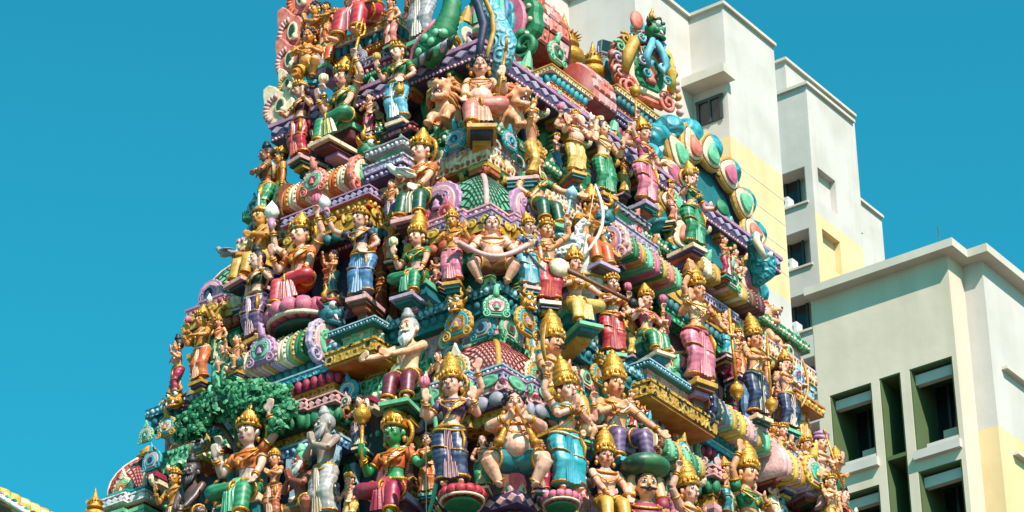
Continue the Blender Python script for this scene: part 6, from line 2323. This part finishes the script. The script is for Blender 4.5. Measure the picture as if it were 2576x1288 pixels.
F(1668, 845, 150, 'R', 'small dark-niche dancer with rosy hands beside the tall goddess', 'stand', 'skinpink', 'maroon', fem=True, hat='low', arms=('bless', 'out'), turn=-25, off=-.05)
F(1950, 1090, 120, 'R', 'small gold attendant left of the lower right lion mask', 'stand', 'skingold', 'turq', fem=False, hat='low', arms=('hip', 'bless'), off=.1)

# small figures packed between the big ones
for a_ in (
    (1100, 300, 92, 'L', 'tiny green-clad attendant below the left lion', 'crouch', 'skintan', 'green', ('pray', 'pray')),
    (930, 250, 100, 'L', 'tiny rosy attendant in the gap right of the green-sari goddess', 'stand', 'skinpink', 'crimson', ('chest', 'hip')),
    (940, 395, 96, 'L', 'tiny gold attendant standing right of the orange barrel roof', 'stand', 'skingold', 'teal', ('bless', 'hip')),
    (1118, 470, 92, 'L', 'tiny attendant in yellow right of the dove keeper', 'stand', 'skinpink', 'yellow', ('bless', 'fwd')),
    (985, 470, 100, 'L', 'tiny attendant in purple behind the dove keeper', 'stand', 'skintan', 'purple', ('chest', 'down')),
    (985, 560, 110, 'L', 'small bearer in orange between the blue sari and the green-clad figure', 'stand', 'skingold', 'orange', ('up', 'hip')),
    (838, 650, 105, 'L', 'small bearer in teal between the lotus throne and the blue sari', 'stand', 'skintan', 'teal', ('upopen', 'chest')),
    (600, 690, 100, 'L', 'small bearer in cream beside the violet sari', 'stand', 'skingold', 'cream', ('bless', 'hip')),
    (548, 820, 100, 'L', 'small bearer in green right of the left orange-skirted statue', 'stand', 'skintan', 'green', ('fwd', 'hip')),
    (1100, 655, 92, 'L', 'small kneeling figure in rose beside the seated green one', 'crouch', 'skinpink', 'pink', ('pray', 'pray')),
    (905, 850, 84, 'L', 'tiny seated figure on the gold fretwork block by the sage', 'squat', 'skintan', 'red', ('knee', 'knee')),
    (1105, 905, 110, 'L', 'small bearer in gold right of the old sage', 'stand', 'skinpink', 'ochre', ('chest', 'bless')),
    (905, 1020, 120, 'L', 'small bearer in violet above the green-skinned deity', 'stand', 'skinpink', 'purple', ('chest', 'hip')),
    (1075, 1120, 140, 'L', 'small attendant in orange left of the violet-blue goddess', 'stand', 'skintan', 'orange', ('bless', 'hip')),
    (1215, 1120, 120, 'C', 'small rosy attendant between the violet-blue goddess and the piper', 'stand', 'skinpink', 'green', ('hip', 'bless')),
    (1362, 1130, 120, 'C', 'small golden attendant between the piper and the turquoise sari', 'stand', 'skingold', 'crimson', ('bless', 'hip')),
    (690, 1170, 150, 'L', 'small attendant in brick red between the pale deity and the dark sage', 'stand', 'skintan', 'terracotta', ('upopen', 'chest')),
    (545, 1235, 130, 'L', 'small attendant in teal at the knee of the pale deity', 'stand', 'skingold', 'teal', ('pray', 'pray')),
    (880, 1220, 130, 'L', 'small attendant in yellow left of the green-skinned deity', 'stand', 'skinpink', 'yellow', ('bless', 'hip')),
    (1400, 350, 92, 'R', 'tiny attendant in blue left of the elephant-headed statue', 'stand', 'skinpink', 'blue', ('chest', 'hip')),
    (1570, 400, 100, 'R', 'tiny attendant in gold between the loincloth man and the rose sari', 'stand', 'skingold', 'ochre', ('bless', 'hip')),
    (1690, 470, 100, 'R', 'tiny attendant in salmon left of the emerald sari', 'stand', 'skintan', 'salmon', ('hip', 'bless')),
    (1560, 590, 90, 'R', 'tiny attendant in cream between the teal mask and the salmon gable', 'stand', 'skinpink', 'cream', ('pray', 'pray')),
    (1420, 590, 96, 'R', 'tiny attendant in navy left of the archer', 'stand', 'skintan', 'navy', ('up', 'hip')),
    (1590, 800, 110, 'R', 'small bearer in gold between the orange-red sari and the green knees', 'stand', 'skingold', 'yellow', ('hip', 'bless')),
    (1830, 800, 110, 'R', 'small bearer in turquoise right of the tall rose-red goddess', 'stand', 'skinpink', 'turq', ('bless', 'hip')),
    (1860, 850, 110, 'R', 'small bearer in orange left of the gold-clad guard', 'stand', 'skintan', 'orange', ('chest', 'down')),
    (1450, 940, 120, 'R', 'small bearer in green behind the turquoise goddess', 'stand', 'skinpink', 'green', ('bless', 'hip')),
    (1590, 1000, 90, 'R', 'tiny bearer in red behind the reaching crowned man', 'stand', 'skinpink', 'red', ('chest', 'hip')),
    (1470, 1190, 130, 'R', 'small pink attendant below the cream child', 'stand', 'skinpink', 'salmon', ('pray', 'pray')),
    (1590, 1215, 130, 'R', 'small attendant in gold left of the melon carrier', 'stand', 'skincream', 'ochre', ('up', 'chest')),
    (1700, 1200, 120, 'R', 'small attendant in rose right of the melon', 'stand', 'skinpink', 'pink', ('bless', 'hip')),
    (1830, 1190, 120, 'R', 'small attendant in teal left of the raised-arm statue', 'stand', 'skintan', 'teal', ('bless', 'down')),
    (1950, 1215, 110, 'R', 'small attendant in cream below the beaded lower roof', 'stand', 'skinpink', 'cream', ('hip', 'bless')),
    (2050, 1215, 120, 'R', 'small attendant in red below the mauve turban', 'stand', 'skintan', 'red', ('pray', 'pray')),
    (2030, 1075, 100, 'R', 'tiny gold attendant above the cream figure with lifted knees', 'stand', 'skingold', 'ochre', ('bless', 'hip')),
    (1960, 970, 110, 'R', 'small attendant in rose between the two crowned guards', 'stand', 'skinpink', 'pink', ('bless', 'hip')),
    (820, 20, 110, 'L', 'small orange attendant high at the left beside the gold crowned figure', 'stand', 'skingold', 'orange', ('bless', 'fwd')),
    (985, 10, 120, 'L', 'small rosy attendant between the red knees and the brown statue', 'stand', 'skintan', 'salmon', ('chest', 'hip')),
):
    F(a_[0], a_[1], a_[2], a_[3], a_[4], a_[5], a_[6], a_[7], arms=a_[8], hat=random.choice(['low', 'crown', 'curls', 'none']), fem=random.random() < .5, off=random.uniform(-.12, .0), turn=random.uniform(-25, 25))

# leafy tree over the pale deity
tr = root('carved_tree', 'carved tree with dense green leaf canopy sheltering the pale deity', 'tree', hit(605, 1290, 'L', -.25), ROT['L'], 1.0)
kz = mpp(tr.location)
MB().tube([(0, 0, -.3), (.02, .0, .3), (-.03, -.03, .7), (.03, -.06, 1.05), (.05, -.1, 1.25)], [.07, .06, .05, .045, .05], 9).build('trunk', 'brown', tr)
for sx in (-1, 1, .3):
    MB().tube([(0, -.02, .6), (sx * .2, -.08, .95), (sx * .45, -.12, 1.1)], [.04, .03, .02], 7).build('limb', 'brown', tr)
lf = []
for kind in ('leaf', 'leaf', 'mint', 'green', 'green'):
    me = bpy.data.meshes.new('leaf')
    me.from_pydata([(-.5, 0, 0), (-.2, -.12, .45), (.25, -.12, .42), (.6, 0, 0), (.25, -.12, -.42), (-.2, -.12, -.45), (0, -.3, 0)], [],
                   [(0, 1, 6), (1, 2, 6), (2, 3, 6), (3, 4, 6), (4, 5, 6), (5, 0, 6)])
    me.materials.append(M(kind))
    lf.append(me)
TI = (Matrix.Translation(tr.location) @ Matrix.Rotation(ROT['L'], 4, 'Z')).inverted()
fill_from = 0
lobes = [(510, 1062, 40), (590, 990, 44), (650, 988, 44), (705, 1000, 40), (725, 1030, 28), (480, 1070, 42), (520, 1040, 52), (575, 1012, 56), (630, 1005, 56), (690, 1015, 52), (705, 1050, 34), (545, 1025, 60), (610, 1030, 44), (660, 1030, 48), (700, 1070, 26), (465, 1095, 24), (500, 1085, 30)]
cnt = 0
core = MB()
rest = [MB(), MB(), MB()]
LV = [(-.5, 0, 0), (-.2, -.12, .42), (.25, -.12, .38), (.6, 0, 0), (.25, -.12, -.38), (-.2, -.12, -.42), (0, -.28, 0)]
LF = [(0, 1, 6), (1, 2, 6), (2, 3, 6), (3, 4, 6), (4, 5, 6), (5, 0, 6)]
for x, y, rpx in lobes:
    c = TI @ hit(x, y, 'L', .22)
    rw = rpx * kz
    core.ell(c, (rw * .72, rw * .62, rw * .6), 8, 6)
    for k in range(80):
        d = Vector((random.gauss(0, 1), -abs(random.gauss(0, 1)) * 1.0 + .25, random.gauss(.15, 1))).normalized()
        q = c + Vector((d.x * rw, d.y * rw * .85, d.z * rw * .85)) * random.uniform(.70, 1.06)
        e = d.to_track_quat('-Y', 'Z').to_euler()
        e = (e.x + random.uniform(-.5, .5), random.uniform(0, 6.3), e.z + random.uniform(-.5, .5))
        sz = random.uniform(.045, .08)
        if k < 17:
            inst('leaf', random.choice(lf), tr, q, s=(sz,) * 3, rot=e)
        else:
            from mathutils import Euler
            mx = Matrix.Translation(q) @ Euler(e).to_matrix().to_4x4() @ Matrix.Scale(sz, 4)
            rest[k % 3].add([mx @ Vector(v_) for v_ in LV], LF)
for mb_, mt_ in zip(rest, ('leaf', 'green', 'leaf')):
    mb_.build('foliage', mt_, tr, False, stuff=True)
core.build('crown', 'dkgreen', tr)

# tiled roof at the lower left corner
rp = CAM + ray(20, 1262) * 27
tr2 = root('tiled_roof', 'gold glazed tile roof with white ridge at the lower left corner', 'roof', rp, ROT_T, 1.0)
sl = Matrix.Rotation(rad(-38), 4, 'Y')
ti = tr2


def rpt(u, v, h=0.0):
    """u down the slope, v along the eaves, h proud of it"""
    return Vector((u * .80 + h * .6, v, -u * .60 + h * .8))


MB().add([rpt(-.6, -.6), rpt(1.4, -.6), rpt(1.4, 2.2), rpt(-.6, 2.2), rpt(-.6, -.6, -.2), rpt(1.4, -.6, -.2), rpt(1.4, 2.2, -.2), rpt(-.6, 2.2, -.2)],
         [(0, 1, 2, 3), (7, 6, 5, 4), (0, 4, 5, 1), (1, 5, 6, 2), (2, 6, 7, 3), (3, 7, 4, 0)]).build('deck', 'brown', ti, False)
for i in range(12):
    for j in range(14):
        u, v_ = -.55 + i * .15, -.56 + j * .12
        q = MB()
        q.tube([rpt(u, v_, .012), rpt(u + .08, v_, .022), rpt(u + .15, v_, .03)], [.05, .055, .058], 8, flat=.6, up=(.6, 0, .8))
        q.build('tile', random.choice(['yellow', 'ochre', 'yellow', 'cream']), ti)

MB().tube([rpt(-.6 + .2 * k, -.62, .05) for k in range(11)], .024, 8).build('verge', 'white', ti)
for k in range(22):
    MB().box(rpt(-.55 + .09 * k, -.62, .078), (.035, .03, .02)).build('crocket', ['teal', 'lightpink', 'mint'][k % 3], ti, False)
finish_bodies()
